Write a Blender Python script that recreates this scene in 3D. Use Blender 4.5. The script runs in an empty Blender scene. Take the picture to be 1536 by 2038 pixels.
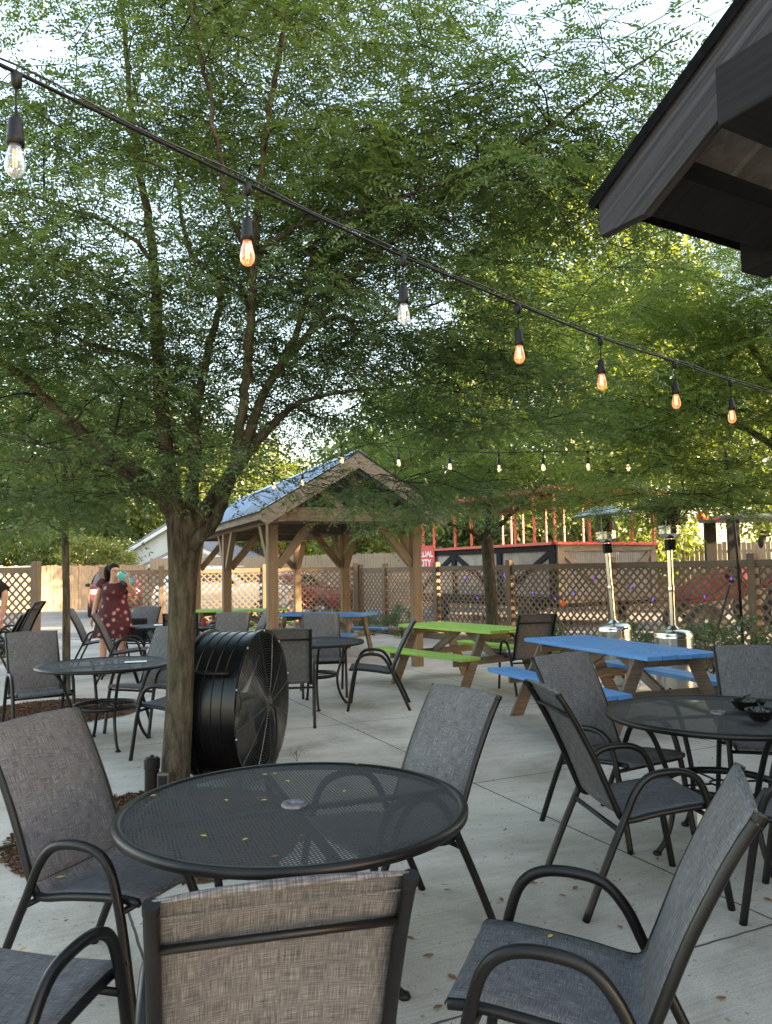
import bpy, math, random
import numpy as np
from mathutils import Vector, Matrix
C = bpy.context.scene.collection
sc = bpy.context.scene
PI = math.pi
R_ = math.radians
# ------------------------------------------------------------------ camera, sky, sun, exposure
PITCH, ROLL, FPX = R_(4.216), R_(1.0), 1560.0
_f = np.array([0, math.cos(PITCH), math.sin(PITCH)]); _r = np.array([1., 0, 0]); _u = np.array([0, -math.sin(PITCH), math.cos(PITCH)])
_r2 = _r*math.cos(ROLL)-_u*math.sin(ROLL); _u2 = _u*math.cos(ROLL)+_r*math.sin(ROLL); _O = np.array([0, 0, 1.5])
cam_d = bpy.data.cameras.new('camera'); cam = bpy.data.objects.new('camera', cam_d); C.objects.link(cam)
cam.matrix_world = Matrix(((_r2[0], _u2[0], -_f[0], 0), (_r2[1], _u2[1], -_f[1], 0), (_r2[2], _u2[2], -_f[2], 1.5), (0, 0, 0, 1)))
cam_d.sensor_fit = 'HORIZONTAL'; cam_d.sensor_width = 36; cam_d.lens = 36*FPX/1536; cam_d.clip_start = .05; cam_d.clip_end = 3000
sc.camera = cam
def P(px, py, Y):                       # photo pixel + distance ahead -> world point
    d = _f*FPX+_r2*(px-768)-_u2*(py-1019); return _O+d*(Y/d[1])
def G(px, py, h=0.):                    # photo pixel on the level plane z=h -> world point
    d = _f*FPX+_r2*(px-768)-_u2*(py-1019); return _O+d*((h-1.5)/d[2])
SUN_EL, SUN_AZ = R_(15), R_(108)        # azimuth clockwise from +Y
world = bpy.data.worlds.new("World"); sc.world = world; world.use_nodes = True
wn = world.node_tree.nodes; wl = world.node_tree.links
sky = wn.new('ShaderNodeTexSky'); sky.sky_type = 'NISHITA'; sky.sun_disc = False
sky.sun_elevation = SUN_EL; sky.sun_rotation = SUN_AZ; sky.air_density = 1.0; sky.dust_density = 1.6; sky.ozone_density = 1.2
bg = wn['Background']; bg.inputs[1].default_value = 0.15
tint = wn.new('ShaderNodeMixRGB'); tint.blend_type = 'MULTIPLY'; tint.inputs[0].default_value = 1; tint.inputs[2].default_value = (1.22, 1.0, .785, 1)
wl.new(sky.outputs[0], tint.inputs[1]); wl.new(tint.outputs[0], bg.inputs[0])
sun_d = bpy.data.lights.new('sun', 'SUN'); sun_d.energy = 5.0; sun_d.angle = R_(.55); sun_d.color = (1, .74, .44)
sun = bpy.data.objects.new('sun', sun_d); C.objects.link(sun)
sdir = Vector((math.sin(SUN_AZ)*math.cos(SUN_EL), math.cos(SUN_AZ)*math.cos(SUN_EL), math.sin(SUN_EL)))
sun.rotation_euler = sdir.to_track_quat('Z', 'Y').to_euler(); sun.location = (20, -10, 12)
vs = sc.view_settings; vs.view_transform = 'Standard'; vs.look = 'None'; vs.gamma = 1; vs.exposure = 2.95; vs.use_curve_mapping = False
sc.cycles.max_bounces = 8; sc.cycles.transparent_max_bounces = 24; sc.cycles.diffuse_bounces = 4
sc.cycles.sample_clamp_indirect = 6
# ------------------------------------------------------------------ tagging helpers
def tag(o, label=None, cat=None, group=None, kind=None):
    if label: o['label'] = label
    if cat: o['category'] = cat
    if group: o['group'] = group
    if kind: o['kind'] = kind
    return o
def thing(name, label, cat, loc=(0, 0, 0), rz=0, group=None):
    o = bpy.data.objects.new(name, None); C.objects.link(o); o.empty_display_size = .2
    o.location = [float(a) for a in loc]; o.rotation_euler = (0, 0, rz); return tag(o, label, cat, group)
def dup(root, loc, rz, label=None, cat=None, group=None):
    def cp(o, par):
        c = o.copy(); C.objects.link(c); c.parent = par
        for ch in list(KIDS.get(o.name, [])):
            k = cp(ch, c); KIDS.setdefault(c.name, []).append(k)
        return c
    r = cp(root, None); r.location = [float(a) for a in loc]; r.rotation_euler = (0, 0, rz); return tag(r, label, cat, group)
KIDS = {}
# ------------------------------------------------------------------ mesh builder
class MB:
    def __init__(s): s.v = []; s.f = []; s.uv = []; s.rng = random.Random(7)
    def add(s, vs_, fs, uvs):
        n = len(s.v); s.v += [tuple(float(c) for c in v) for v in vs_]; s.f += [tuple(i+n for i in f) for f in fs]; s.uv += uvs; return s
    def box(s, c, size, rot=None):
        c = Vector([float(a) for a in c]); h = Vector(size)/2; L = max(range(3), key=lambda i: size[i])
        vs_ = []
        for x in (-1, 1):
            for y in (-1, 1):
                for z in (-1, 1):
                    p = Vector((x*h[0], y*h[1], z*h[2])); vs_.append(p)
        fs = [(0, 1, 3, 2), (4, 6, 7, 5), (0, 4, 5, 1), (2, 3, 7, 6), (0, 2, 6, 4), (1, 5, 7, 3)]
        o1, o2 = s.rng.random()*20, s.rng.random()*20
        uvs = []
        for f in fs:
            ax = [i for i in range(3) if len({round(vs_[k][i], 6) for k in f}) > 1]
            if L in ax: a, b = L, [i for i in ax if i != L][0]
            else: a, b = ax[0], ax[1]
            e = 0 if L in ax else 3.3
            uvs += [(vs_[k][a]+o1, vs_[k][b]+o2+e) for k in f]
        out = [(rot @ p if rot else p)+c for p in vs_]
        return s.add(out, fs, uvs)
    def beam(s, a, b, w, h, up=(0, 0, 1)):      # w across, h along up
        a = Vector([float(q) for q in a]); b = Vector([float(q) for q in b]); d = b-a; l = d.length; x = d.normalized()
        u = Vector(up); y = u.cross(x)
        if y.length < 1e-4: y = Vector((0, 1, 0)).cross(x)
        y.normalize(); z = x.cross(y)
        return s.box((a+b)/2, (l, w, h), Matrix((x, y, z)).transposed())
    def tube(s, pts, r, n=8, flat=1.0, closed=False, cap=True, upv=None):
        pts = [Vector([float(c) for c in p]) for p in pts]; m = len(pts)
        rr = r if hasattr(r, '__len__') else [r]*m
        vs_ = []; us = 0; prev = None; ul = []
        for i, p in enumerate(pts):
            if closed: t = pts[(i+1) % m]-pts[i-1]
            else: t = pts[min(i+1, m-1)]-pts[max(i-1, 0)]
            t.normalize()
            if upv is not None: a = Vector(upv); a = a-t*a.dot(t)
            elif prev is None:
                a = Vector((0, 0, 1)); a = a-t*a.dot(t)
                if a.length < .2: a = Vector((1, 0, 0)); a = a-t*a.dot(t)
            else: a = prev-t*prev.dot(t)
            a.normalize(); prev = a; b = t.cross(a)
            if i: us += (p-pts[i-1]).length
            ul.append(us)
            for k in range(n):
                th = 2*PI*k/n; vs_.append(p+a*math.cos(th)*rr[i]*flat+b*math.sin(th)*rr[i])
        fs = []; uvs = []
        for i in range(m if closed else m-1):
            j = (i+1) % m; u1 = ul[j] if j else us+.1
            for k in range(n):
                k2 = (k+1) % n; fs.append((i*n+k, i*n+k2, j*n+k2, j*n+k))
                c = 2*PI*rr[i]/n
                uvs += [(ul[i], k*c), (ul[i], (k+1)*c), (u1, (k+1)*c), (u1, k*c)]
        if cap and not closed:
            fs.append(tuple(range(n))[::-1]); uvs += [(0, 0)]*n
            fs.append(tuple((m-1)*n+k for k in range(n))); uvs += [(0, 0)]*n
        return s.add(vs_, fs, uvs)
    def lathe(s, prof, n=32, c=(0, 0, 0), axis=None, cap=False):
        vs_ = []; c = Vector([float(q) for q in c]); M_ = axis if axis else Matrix.Identity(3)
        for (r, z) in prof:
            for k in range(n):
                th = 2*PI*k/n; vs_.append(M_ @ Vector((r*math.cos(th), r*math.sin(th), z))+c)
        fs = []; uvs = []
        for i in range(len(prof)-1):
            for k in range(n):
                k2 = (k+1) % n; fs.append((i*n+k, i*n+k2, (i+1)*n+k2, (i+1)*n+k))
                uvs += [(prof[i][1], k/n), (prof[i][1], (k+1)/n), (prof[i+1][1], (k+1)/n), (prof[i+1][1], k/n)]
        if cap:
            fs.append(tuple(range(n))[::-1]); uvs += [(0, 0)]*n
            m = len(prof)-1; fs.append(tuple(m*n+k for k in range(n))); uvs += [(0, 0)]*n
        return s.add(vs_, fs, uvs)
    def grid(s, rows, cols, fn, uvf=None):
        vs_ = [fn(i/(rows-1), j/(cols-1)) for i in range(rows) for j in range(cols)]; fs = []; uvs = []
        for i in range(rows-1):
            for j in range(cols-1):
                f = (i*cols+j, i*cols+j+1, (i+1)*cols+j+1, (i+1)*cols+j); fs.append(f)
                uvs += [(uvf or (lambda a, b: (a, b)))(k//cols/(rows-1), k % cols/(cols-1)) for k in f]
        return s.add(vs_, fs, uvs)
    def prism(s, poly, d):                        # poly: 3D points, d: offset vector
        n = len(poly); d = Vector(d); a = [Vector([float(q) for q in p]) for p in poly]; b = [p+d for p in a]
        fs = [tuple(range(n))[::-1], tuple(range(n, 2*n))]+[(i, (i+1) % n, n+(i+1) % n, n+i) for i in range(n)]
        uvs = [(a[i][0]+a[i][1], a[i][2]) for i in fs[0]]+[(a[i-n][0]+a[i-n][1], a[i-n][2]) for i in fs[1]]
        for i in range(n):
            l = (a[(i+1) % n]-a[i]).length; uvs += [(0, 0), (l, 0), (l, d.length), (0, d.length)]
        return s.add(a+b, fs, uvs)
    def build(s, name, m, par=None, smooth=False, bevel=0, solid=0):
        me = bpy.data.meshes.new(name); me.from_pydata(s.v, [], s.f)
        uvl = me.uv_layers.new(name='UVMap'); uvl.data.foreach_set('uv', np.array(s.uv, dtype=np.float32).ravel())
        if m: me.materials.append(m)
        if smooth: me.shade_smooth()
        o = bpy.data.objects.new(name, me); C.objects.link(o)
        if smooth and smooth != 'all':
            try: me.set_sharp_from_angle(angle=R_(40))
            except Exception: pass
        if solid: q = o.modifiers.new('solid', 'SOLIDIFY'); q.thickness = solid; q.offset = 0
        if bevel: q = o.modifiers.new('bevel', 'BEVEL'); q.width = bevel; q.segments = 2; q.limit_method = 'ANGLE'
        if par is not None: o.parent = par; KIDS.setdefault(par.name, []).append(o)
        return o
def spline(pts, n=6):
    pts = [np.array(p, float) for p in pts]; out = []
    for i in range(len(pts)-1):
        p0, p1, p2, p3 = pts[max(i-1, 0)], pts[i], pts[i+1], pts[min(i+2, len(pts)-1)]
        for k in range(n):
            t = k/n; out.append(.5*((2*p1)+(-p0+p2)*t+(2*p0-5*p1+4*p2-p3)*t*t+(-p0+3*p1-3*p2+p3)*t**3))
    out.append(pts[-1]); return out
# ------------------------------------------------------------------ materials
def nodes(name):
    m = bpy.data.materials.new(name); m.use_nodes = True; t = m.node_tree
    b = t.nodes['Principled BSDF']; return m, t, t.nodes, t.links, b
def ramp(N, a, b, p0=.35, p1=.65, mid=None):
    r = N.new('ShaderNodeValToRGB'); e = r.color_ramp.elements; e[0].position = p0; e[1].position = p1
    e[0].color = (*a, 1); e[1].color = (*b, 1)
    for (p, c) in (mid or []): q = e.new(p); q.color = (*c, 1)
    return r
def M(name, c1, c2=None, scale=5, stretch=(1, 1, 1), rough=.7, metal=0, bump=0, coord='Object', detail=6, p=(.35, .65), spec=.5, fine=None, bd=.01):
    m, t, N, L, b = nodes(name)
    b.inputs['Roughness'].default_value = rough; b.inputs['Metallic'].default_value = metal; b.inputs['Specular IOR Level'].default_value = spec
    c2 = c2 or tuple(min(1, c*1.3) for c in c1)
    tc = N.new('ShaderNodeTexCoord'); mp = N.new('ShaderNodeMapping'); mp.inputs['Scale'].default_value = stretch
    L.new(tc.outputs[coord], mp.inputs[0]); n = N.new('ShaderNodeTexNoise'); n.inputs['Scale'].default_value = scale; n.inputs['Detail'].default_value = detail; n.inputs['Roughness'].default_value = .65
    L.new(mp.outputs[0], n.inputs['Vector']); r = ramp(N, c1, c2, *p); L.new(n.outputs[0], r.inputs[0])
    col = r.outputs[0]
    if fine:                                        # large patches of wear or dirt: (colour, scale, amount)
        n2 = N.new('ShaderNodeTexNoise'); n2.inputs['Scale'].default_value = fine[1]; n2.inputs['Detail'].default_value = 8
        L.new(tc.outputs['Object'], n2.inputs['Vector']); rr = ramp(N, (0, 0, 0), (1, 1, 1), .5, .72); L.new(n2.outputs[0], rr.inputs[0])
        mu = N.new('ShaderNodeMath'); mu.operation = 'MULTIPLY'; L.new(rr.outputs[0], mu.inputs[0]); mu.inputs[1].default_value = fine[2]
        mx = N.new('ShaderNodeMixRGB'); L.new(mu.outputs[0], mx.inputs[0]); L.new(col, mx.inputs[1]); mx.inputs[2].default_value = (*fine[0], 1); col = mx.outputs[0]
    L.new(col, b.inputs['Base Color'])
    if bump:
        bp = N.new('ShaderNodeBump'); bp.inputs['Strength'].default_value = bump; bp.inputs['Distance'].default_value = bd
        L.new(n.outputs[0], bp.inputs['Height']); L.new(bp.outputs[0], b.inputs['Normal'])
    return m
def wood(name, c1, c2, rough=.8, bump=.5, gs=(1.6, 42, 1), fine=None): return M(name, c1, c2, 1.0, gs, rough, 0, bump, 'UV', 7, (.3, .7), .3, fine)
black = M('black_metal', (.0025, .0025, .003), (.006, .006, .0068), 14, rough=.4, bump=.05, spec=.32, fine=((.02, .018, .016), 6, .3))
black_gloss = M('fan_paint', (.0022, .0024, .003), (.004, .0044, .005), 3, rough=.3, spec=.38, fine=((.010, .010, .010), 4, .3))
plastic = M('black_plastic', (.003, .003, .003), (.006, .006, .006), 20, rough=.5, spec=.3)
brown = wood('brown_stain', (.105, .072, .048), (.185, .132, .092), fine=((.07, .05, .035), 3, .4))
cedar = wood('timber', (.12, .082, .050), (.235, .165, .105), fine=((.16, .12, .085), 2.0, .6))
cedar2 = wood('beam_timber', (.10, .072, .048), (.21, .15, .10), fine=((.09, .075, .06), 2.5, .5))
greyw = wood('weathered_timber', (.12, .095, .075), (.26, .215, .175), fine=((.09, .08, .07), 3, .5))
legw = wood('picnic_leg', (.085, .06, .042), (.19, .145, .105), fine=((.2, .18, .15), 5, .5))
dstain = wood('dark_stain', (.004, .004, .006), (.065, .062, .07), rough=.75, bump=1.0, gs=(.6, 40, 1))
dstain2 = wood('dark_beam', (.0025, .0025, .0035), (.012, .0115, .014), rough=.85, bump=.5, gs=(2, 30, 1))
boards = wood('fence_board', (.20, .145, .095), (.36, .28, .2), fine=((.16, .13, .1), .8, .6))
green_p = wood('green_paint', (.19, .36, .045), (.33, .52, .09), rough=.55, bump=.8, gs=(2, 34, 1), fine=((.24, .27, .14), 11, .6))
blue_p = wood('blue_paint', (.05, .18, .46), (.10, .29, .62), rough=.5, bump=.8, gs=(2, 34, 1), fine=((.2, .28, .38), 11, .6))
steel = M('stainless', (.52, .52, .52), (.66, .66, .65), 30, (1, 1, 8), rough=.22, metal=1, bump=.03)
alum = M('reflector', (.42, .43, .44), (.55, .56, .57), 6, rough=.38, metal=.9)
tinroof = M('roof_metal', (.20, .28, .38), (.30, .38, .50), 2, rough=.42, metal=.55, fine=((.22, .2, .19), 2.5, .4))
tinwhite = M('corrugated', (.25, .235, .215), (.36, .34, .315), 3, rough=.45, metal=.25)
soffit_m = M('soffit', (.085, .08, .082), (.15, .14, .145), 16, rough=.7, bump=.2)
redp = M('red_paint', (.36, .022, .016), (.48, .035, .026), 4, rough=.45)
bark = M('bark', (.032, .027, .020), (.115, .098, .070), 15, (1.8, 1.8, .4), rough=.95, bump=1.0, fine=((.085, .092, .045), 4, .55), p=(.38, .68), spec=.15, bd=.035)
bark_d = M('limb_bark', (.012, .010, .008), (.035, .03, .025), 14, (1, 1, .6), rough=.95, bump=.6, spec=.2)
mulch_m = M('mulch_bark', (.03, .018, .011), (.16, .095, .06), 45, rough=1, bump=1.0, p=(.3, .72), spec=.1)
grass_m = M('grass', (.035, .06, .015), (.09, .12, .035), 6, rough=1, spec=.1)
asphalt_m = M('asphalt', (.17, .165, .16), (.25, .245, .235), 9, rough=.9, bump=.2, spec=.2, fine=((.30, .29, .27), .25, .6))
glassdark = M('car_glass', (.015, .02, .025), (.02, .03, .035), 2, rough=.06, spec=.8)
rubber = M('rubber', (.012, .012, .012), (.02, .02, .02), 9, rough=.8)
skin = M('skin', (.42, .22, .15), (.5, .28, .2), 8, rough=.55)
hair = M('hair', (.004, .0025, .002), (.012, .007, .005), 30, (1, 1, .3), rough=.7, spec=.2, bump=.6)
cloth_black = M('black_shirt', (.004, .004, .0045), (.008, .008, .009), 30, rough=.95)
paper = M('paper', (.7, .7, .7), (.78, .78, .76), 5, rough=.8)
siding_m = M('siding', (.55, .55, .53), (.62, .62, .6), 2, rough=.7)
siding_y = M('cream_siding', (.6, .52, .34), (.66, .58, .4), 2, rough=.7)
shingle = M('shingles', (.16, .17, .19), (.25, .26, .28), 12, (1, 1, 4), rough=.9)
shingle_b = M('brown_shingles', (.12, .08, .06), (.2, .14, .1), 12, (1, 1, 4), rough=.9)
white_m = M('white_paint', (.62, .62, .6), (.7, .7, .68), 3, rough=.5)
win_m = M('window_glass', (.03, .035, .04), (.05, .06, .07), 2, rough=.1, spec=.7)

def sling_mat():
    m, t, N, L, b = nodes('sling_fabric'); b.inputs['Roughness'].default_value = .75; b.inputs['Specular IOR Level'].default_value = .25
    uv = N.new('ShaderNodeTexCoord'); outs = []
    for st in ((40, 1000, 1), (1000, 34, 1)):
        mp = N.new('ShaderNodeMapping'); mp.inputs['Scale'].default_value = st; L.new(uv.outputs['UV'], mp.inputs[0])
        n = N.new('ShaderNodeTexNoise'); n.inputs['Scale'].default_value = .55; n.inputs['Detail'].default_value = 4; L.new(mp.outputs[0], n.inputs[0]); outs.append(n.outputs[0])
    a = N.new('ShaderNodeMath'); a.operation = 'ADD'; L.new(outs[0], a.inputs[0]); L.new(outs[1], a.inputs[1])
    h = N.new('ShaderNodeMath'); h.operation = 'MULTIPLY'; h.inputs[1].default_value = .5; L.new(a.outputs[0], h.inputs[0])
    oi = N.new('ShaderNodeObjectInfo')
    r = ramp(N, (.028, .028, .032), (.27, .265, .27), .33, .69, [(.5, (.108, .105, .110))]); L.new(h.outputs[0], r.inputs[0])
    n3 = N.new('ShaderNodeTexNoise'); n3.inputs['Scale'].default_value = 5; n3.inputs['Detail'].default_value = 3; L.new(uv.outputs['Object'], n3.inputs[0])
    r3 = ramp(N, (.84, .84, .85), (1.08, 1.08, 1.07), .3, .7); L.new(n3.outputs[0], r3.inputs[0])
    mm = N.new('ShaderNodeMixRGB'); mm.blend_type = 'MULTIPLY'; mm.inputs[0].default_value = 1; L.new(r.outputs[0], mm.inputs[1]); L.new(r3.outputs[0], mm.inputs[2])
    L.new(mm.outputs[0], b.inputs['Base Color'])
    bp = N.new('ShaderNodeBump'); bp.inputs['Strength'].default_value = .35; bp.inputs['Distance'].default_value = .002; L.new(h.outputs[0], bp.inputs['Height']); L.new(bp.outputs[0], b.inputs['Normal'])
    tr = N.new('ShaderNodeBsdfTransparent'); mx = N.new('ShaderNodeMixShader'); mx.inputs[0].default_value = .07
    L.new(b.outputs[0], mx.inputs[1]); L.new(tr.outputs[0], mx.inputs[2]); L.new(mx.outputs[0], N['Material Output'].inputs[0]); return m
sling = sling_mat()
def mesh_mat(name, pitch=(.024, .014), op=.12, col=(.02, .021, .025)):
    m, t, N, L, b = nodes(name); b.inputs['Base Color'].default_value = (*col, 1); b.inputs['Roughness'].default_value = .42
    tc = N.new('ShaderNodeTexCoord'); sp = N.new('ShaderNodeSeparateXYZ'); L.new(tc.outputs['Object'], sp.inputs[0])
    def mt(op_, a, v): q = N.new('ShaderNodeMath'); q.operation = op_; L.new(a, q.inputs[0]); (L.new(v, q.inputs[1]) if hasattr(v, 'links') else setattr(q.inputs[1], 'default_value', v)); return q.outputs[0]
    def tri(a, pz): return mt('PINGPONG', mt('MULTIPLY', a, 2/pz), 1.0)
    x = tri(sp.outputs[0], pitch[0]); y = tri(sp.outputs[1], pitch[1])
    s_ = mt('ADD', x, y); d = mt('ABSOLUTE', mt('SUBTRACT', s_, 1.0), 0); hole = mt('GREATER_THAN', d, 1-math.sqrt(op*1.35))
    n = N.new('ShaderNodeTexNoise'); n.inputs['Scale'].default_value = 3.2; n.inputs['Detail'].default_value = 6; L.new(tc.outputs['Object'], n.inputs[0])
    r = ramp(N, (.007, .0075, .009), (.018, .018, .019), .4, .72); L.new(n.outputs[0], r.inputs[0])
    edge = mt('MULTIPLY', mt('GREATER_THAN', d, .16), 1.0); q = N.new('ShaderNodeMixRGB'); L.new(edge, q.inputs[0]); L.new(r.outputs[0], q.inputs[1]); q.inputs[2].default_value = (.032, .033, .036, 1); L.new(q.outputs[0], b.inputs['Base Color'])  # wire edges coloured lighter, a painted highlight as if they catch light
    bp = N.new('ShaderNodeBump'); bp.inputs['Strength'].default_value = .8; bp.inputs['Distance'].default_value = .003; L.new(d, bp.inputs['Height']); L.new(bp.outputs[0], b.inputs['Normal'])
    r2 = ramp(N, (.55, .55, .55), (.75, .75, .75), .35, .7); L.new(n.outputs[0], r2.inputs[0]); L.new(r2.outputs[0], b.inputs['Roughness'])
    tr = N.new('ShaderNodeBsdfTransparent'); mx = N.new('ShaderNodeMixShader'); L.new(hole, mx.inputs[0]); L.new(b.outputs[0], mx.inputs[1]); L.new(tr.outputs[0], mx.inputs[2]); L.new(mx.outputs[0], N['Material Output'].inputs[0]); return m
top_mesh = mesh_mat('expanded_metal')
def concrete_mat():
    m, t, N, L, b = nodes('concrete'); b.inputs['Roughness'].default_value = .85; b.inputs['Specular IOR Level'].default_value = .3
    tc = N.new('ShaderNodeTexCoord'); mp = N.new('ShaderNodeMapping'); mp.inputs['Rotation'].default_value = (0, 0, -R_(25)); L.new(tc.outputs['Object'], mp.inputs[0])
    sp = N.new('ShaderNodeSeparateXYZ'); L.new(mp.outputs[0], sp.inputs[0])
    def mt(op_, a, v, w=None):
        q = N.new('ShaderNodeMath'); q.operation = op_; L.new(a, q.inputs[0])
        if hasattr(v, 'links'): L.new(v, q.inputs[1])
        else: q.inputs[1].default_value = v
        if w is not None: q.inputs[2].default_value = w
        return q.outputs[0]
    def line(a, off, s_, wd):
        q = mt('ABSOLUTE', mt('WRAP', mt('SUBTRACT', a, off), -s_/2, s_/2), 0); return mt('LESS_THAN', q, wd)
    nz = N.new('ShaderNodeTexNoise'); nz.inputs['Scale'].default_value = 9; L.new(tc.outputs['Object'], nz.inputs[0])
    wob = mt('MULTIPLY', mt('SUBTRACT', nz.outputs[0], .5), .012)
    j = mt('MAXIMUM', line(mt('ADD', sp.outputs[0], wob), 2.9, 2.44, .006), line(mt('ADD', sp.outputs[1], wob), 2.4, 2.44, .006))
    n1 = N.new('ShaderNodeTexNoise'); n1.inputs['Scale'].default_value = 1.1; n1.inputs['Detail'].default_value = 9; n1.inputs['Roughness'].default_value = .62; L.new(tc.outputs['Object'], n1.inputs[0])
    r1 = ramp(N, (.32, .295, .255), (.56, .525, .465), .3, .72, [(.5, (.46, .43, .382))]); L.new(n1.outputs[0], r1.inputs[0])
    mp2 = N.new('ShaderNodeMapping'); mp2.inputs['Scale'].default_value = (2.2, 95, 1); L.new(mp.outputs[0], mp2.inputs[0])
    n2 = N.new('ShaderNodeTexNoise'); n2.inputs['Scale'].default_value = 1; n2.inputs['Detail'].default_value = 5; L.new(mp2.outputs[0], n2.inputs[0])
    r2 = ramp(N, (.84, .84, .84), (1.06, 1.06, 1.06), .3, .7); L.new(n2.outputs[0], r2.inputs[0])
    n3 = N.new('ShaderNodeTexNoise'); n3.inputs['Scale'].default_value = 140; n3.inputs['Detail'].default_value = 3; L.new(tc.outputs['Object'], n3.inputs[0])
    r3 = ramp(N, (.8, .8, .8), (1.12, 1.12, 1.12), .3, .7); L.new(n3.outputs[0], r3.inputs[0])
    def mul(a, c):
        q = N.new('ShaderNodeMixRGB'); q.blend_type = 'MULTIPLY'; q.inputs[0].default_value = 1; L.new(a, q.inputs[1]); L.new(c, q.inputs[2]); return q.outputs[0]
    c = mul(mul(r1.outputs[0], r2.outputs[0]), r3.outputs[0])
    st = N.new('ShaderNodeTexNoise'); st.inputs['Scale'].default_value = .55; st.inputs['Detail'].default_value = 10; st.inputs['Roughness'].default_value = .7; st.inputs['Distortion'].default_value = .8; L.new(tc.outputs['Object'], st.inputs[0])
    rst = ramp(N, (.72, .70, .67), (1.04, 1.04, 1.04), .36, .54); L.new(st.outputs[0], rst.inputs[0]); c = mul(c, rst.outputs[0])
    v = N.new('ShaderNodeTexNoise'); v.inputs['Scale'].default_value = 26; v.inputs['Detail'].default_value = 2; L.new(tc.outputs['Object'], v.inputs[0])
    rs = ramp(N, (0, 0, 0), (.8, .8, .8), .66, .74); L.new(v.outputs[0], rs.inputs[0])
    q = N.new('ShaderNodeMixRGB'); L.new(rs.outputs[0], q.inputs[0]); L.new(c, q.inputs[1]); q.inputs[2].default_value = (.17, .15, .12, 1)
    q2 = N.new('ShaderNodeMixRGB'); L.new(j, q2.inputs[0]); L.new(q.outputs[0], q2.inputs[1]); q2.inputs[2].default_value = (.07, .065, .055, 1)
    L.new(q2.outputs[0], b.inputs['Base Color'])
    hh = mt('SUBTRACT', mt('ADD', n2.outputs[0], mt('MULTIPLY', n3.outputs[0], .6)), mt('MULTIPLY', j, 3.0))
    bp = N.new('ShaderNodeBump'); bp.inputs['Strength'].default_value = .45; bp.inputs['Distance'].default_value = .004; L.new(hh, bp.inputs['Height']); L.new(bp.outputs[0], b.inputs['Normal']); return m
concrete_m = concrete_mat()
def leaf_mat(name, c1, c2, tr=.45, patch=.6):
    m, t, N, L, b = nodes(name); N.remove(b)
    geo = N.new('ShaderNodeNewGeometry'); tc = N.new('ShaderNodeTexCoord')
    n = N.new('ShaderNodeTexNoise'); n.inputs['Scale'].default_value = patch; n.inputs['Detail'].default_value = 4; L.new(tc.outputs['Object'], n.inputs[0])
    a = N.new('ShaderNodeMath'); a.operation = 'MULTIPLY'; a.inputs[1].default_value = .45; L.new(geo.outputs['Random Per Island'], a.inputs[0])
    s_ = N.new('ShaderNodeMath'); s_.operation = 'ADD'; L.new(a.outputs[0], s_.inputs[0]); L.new(n.outputs[0], s_.inputs[1])
    r = ramp(N, c1, c2, .4, 1.0); L.new(s_.outputs[0], r.inputs[0])
    d = N.new('ShaderNodeBsdfDiffuse'); L.new(r.outputs[0], d.inputs[0])
    tl = N.new('ShaderNodeBsdfTranslucent'); q = N.new('ShaderNodeMixRGB'); q.blend_type = 'MULTIPLY'; q.inputs[0].default_value = 1; L.new(r.outputs[0], q.inputs[1]); q.inputs[2].default_value = (1.5, 1.55, .6, 1); L.new(q.outputs[0], tl.inputs[0])
    mx = N.new('ShaderNodeMixShader'); mx.inputs[0].default_value = tr; L.new(d.outputs[0], mx.inputs[1]); L.new(tl.outputs[0], mx.inputs[2])
    g = N.new('ShaderNodeBsdfGlossy'); g.inputs['Roughness'].default_value = .45; g.inputs[0].default_value = (.8, .85, .9, 1)
    m2 = N.new('ShaderNodeMixShader'); m2.inputs[0].default_value = .06; L.new(mx.outputs[0], m2.inputs[1]); L.new(g.outputs[0], m2.inputs[2])
    L.new(m2.outputs[0], N['Material Output'].inputs[0]); return m
leaf_a = leaf_mat('locust_leaf', (.062, .104, .040), (.125, .180, .068), .45)
leaf_b = leaf_mat('locust_leaf_bright', (.085, .135, .035), (.17, .22, .055), .55)
leaf_c = leaf_mat('far_leaf', (.07, .11, .028), (.19, .23, .05), .6, .25)
leaf_y = leaf_mat('yellow_leaf', (.14, .17, .03), (.26, .27, .05), .5, .5)
leaf_s = leaf_mat('shrub_leaf', (.03, .06, .02), (.07, .11, .035), .35, 3)
leaf_fall = M('fallen_leaf', (.42, .30, .03), (.6, .45, .05), 40, rough=.7)
leaf_fall_b = M('brown_leaf', (.12, .05, .02), (.3, .14, .05), 3, rough=.9)
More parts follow.
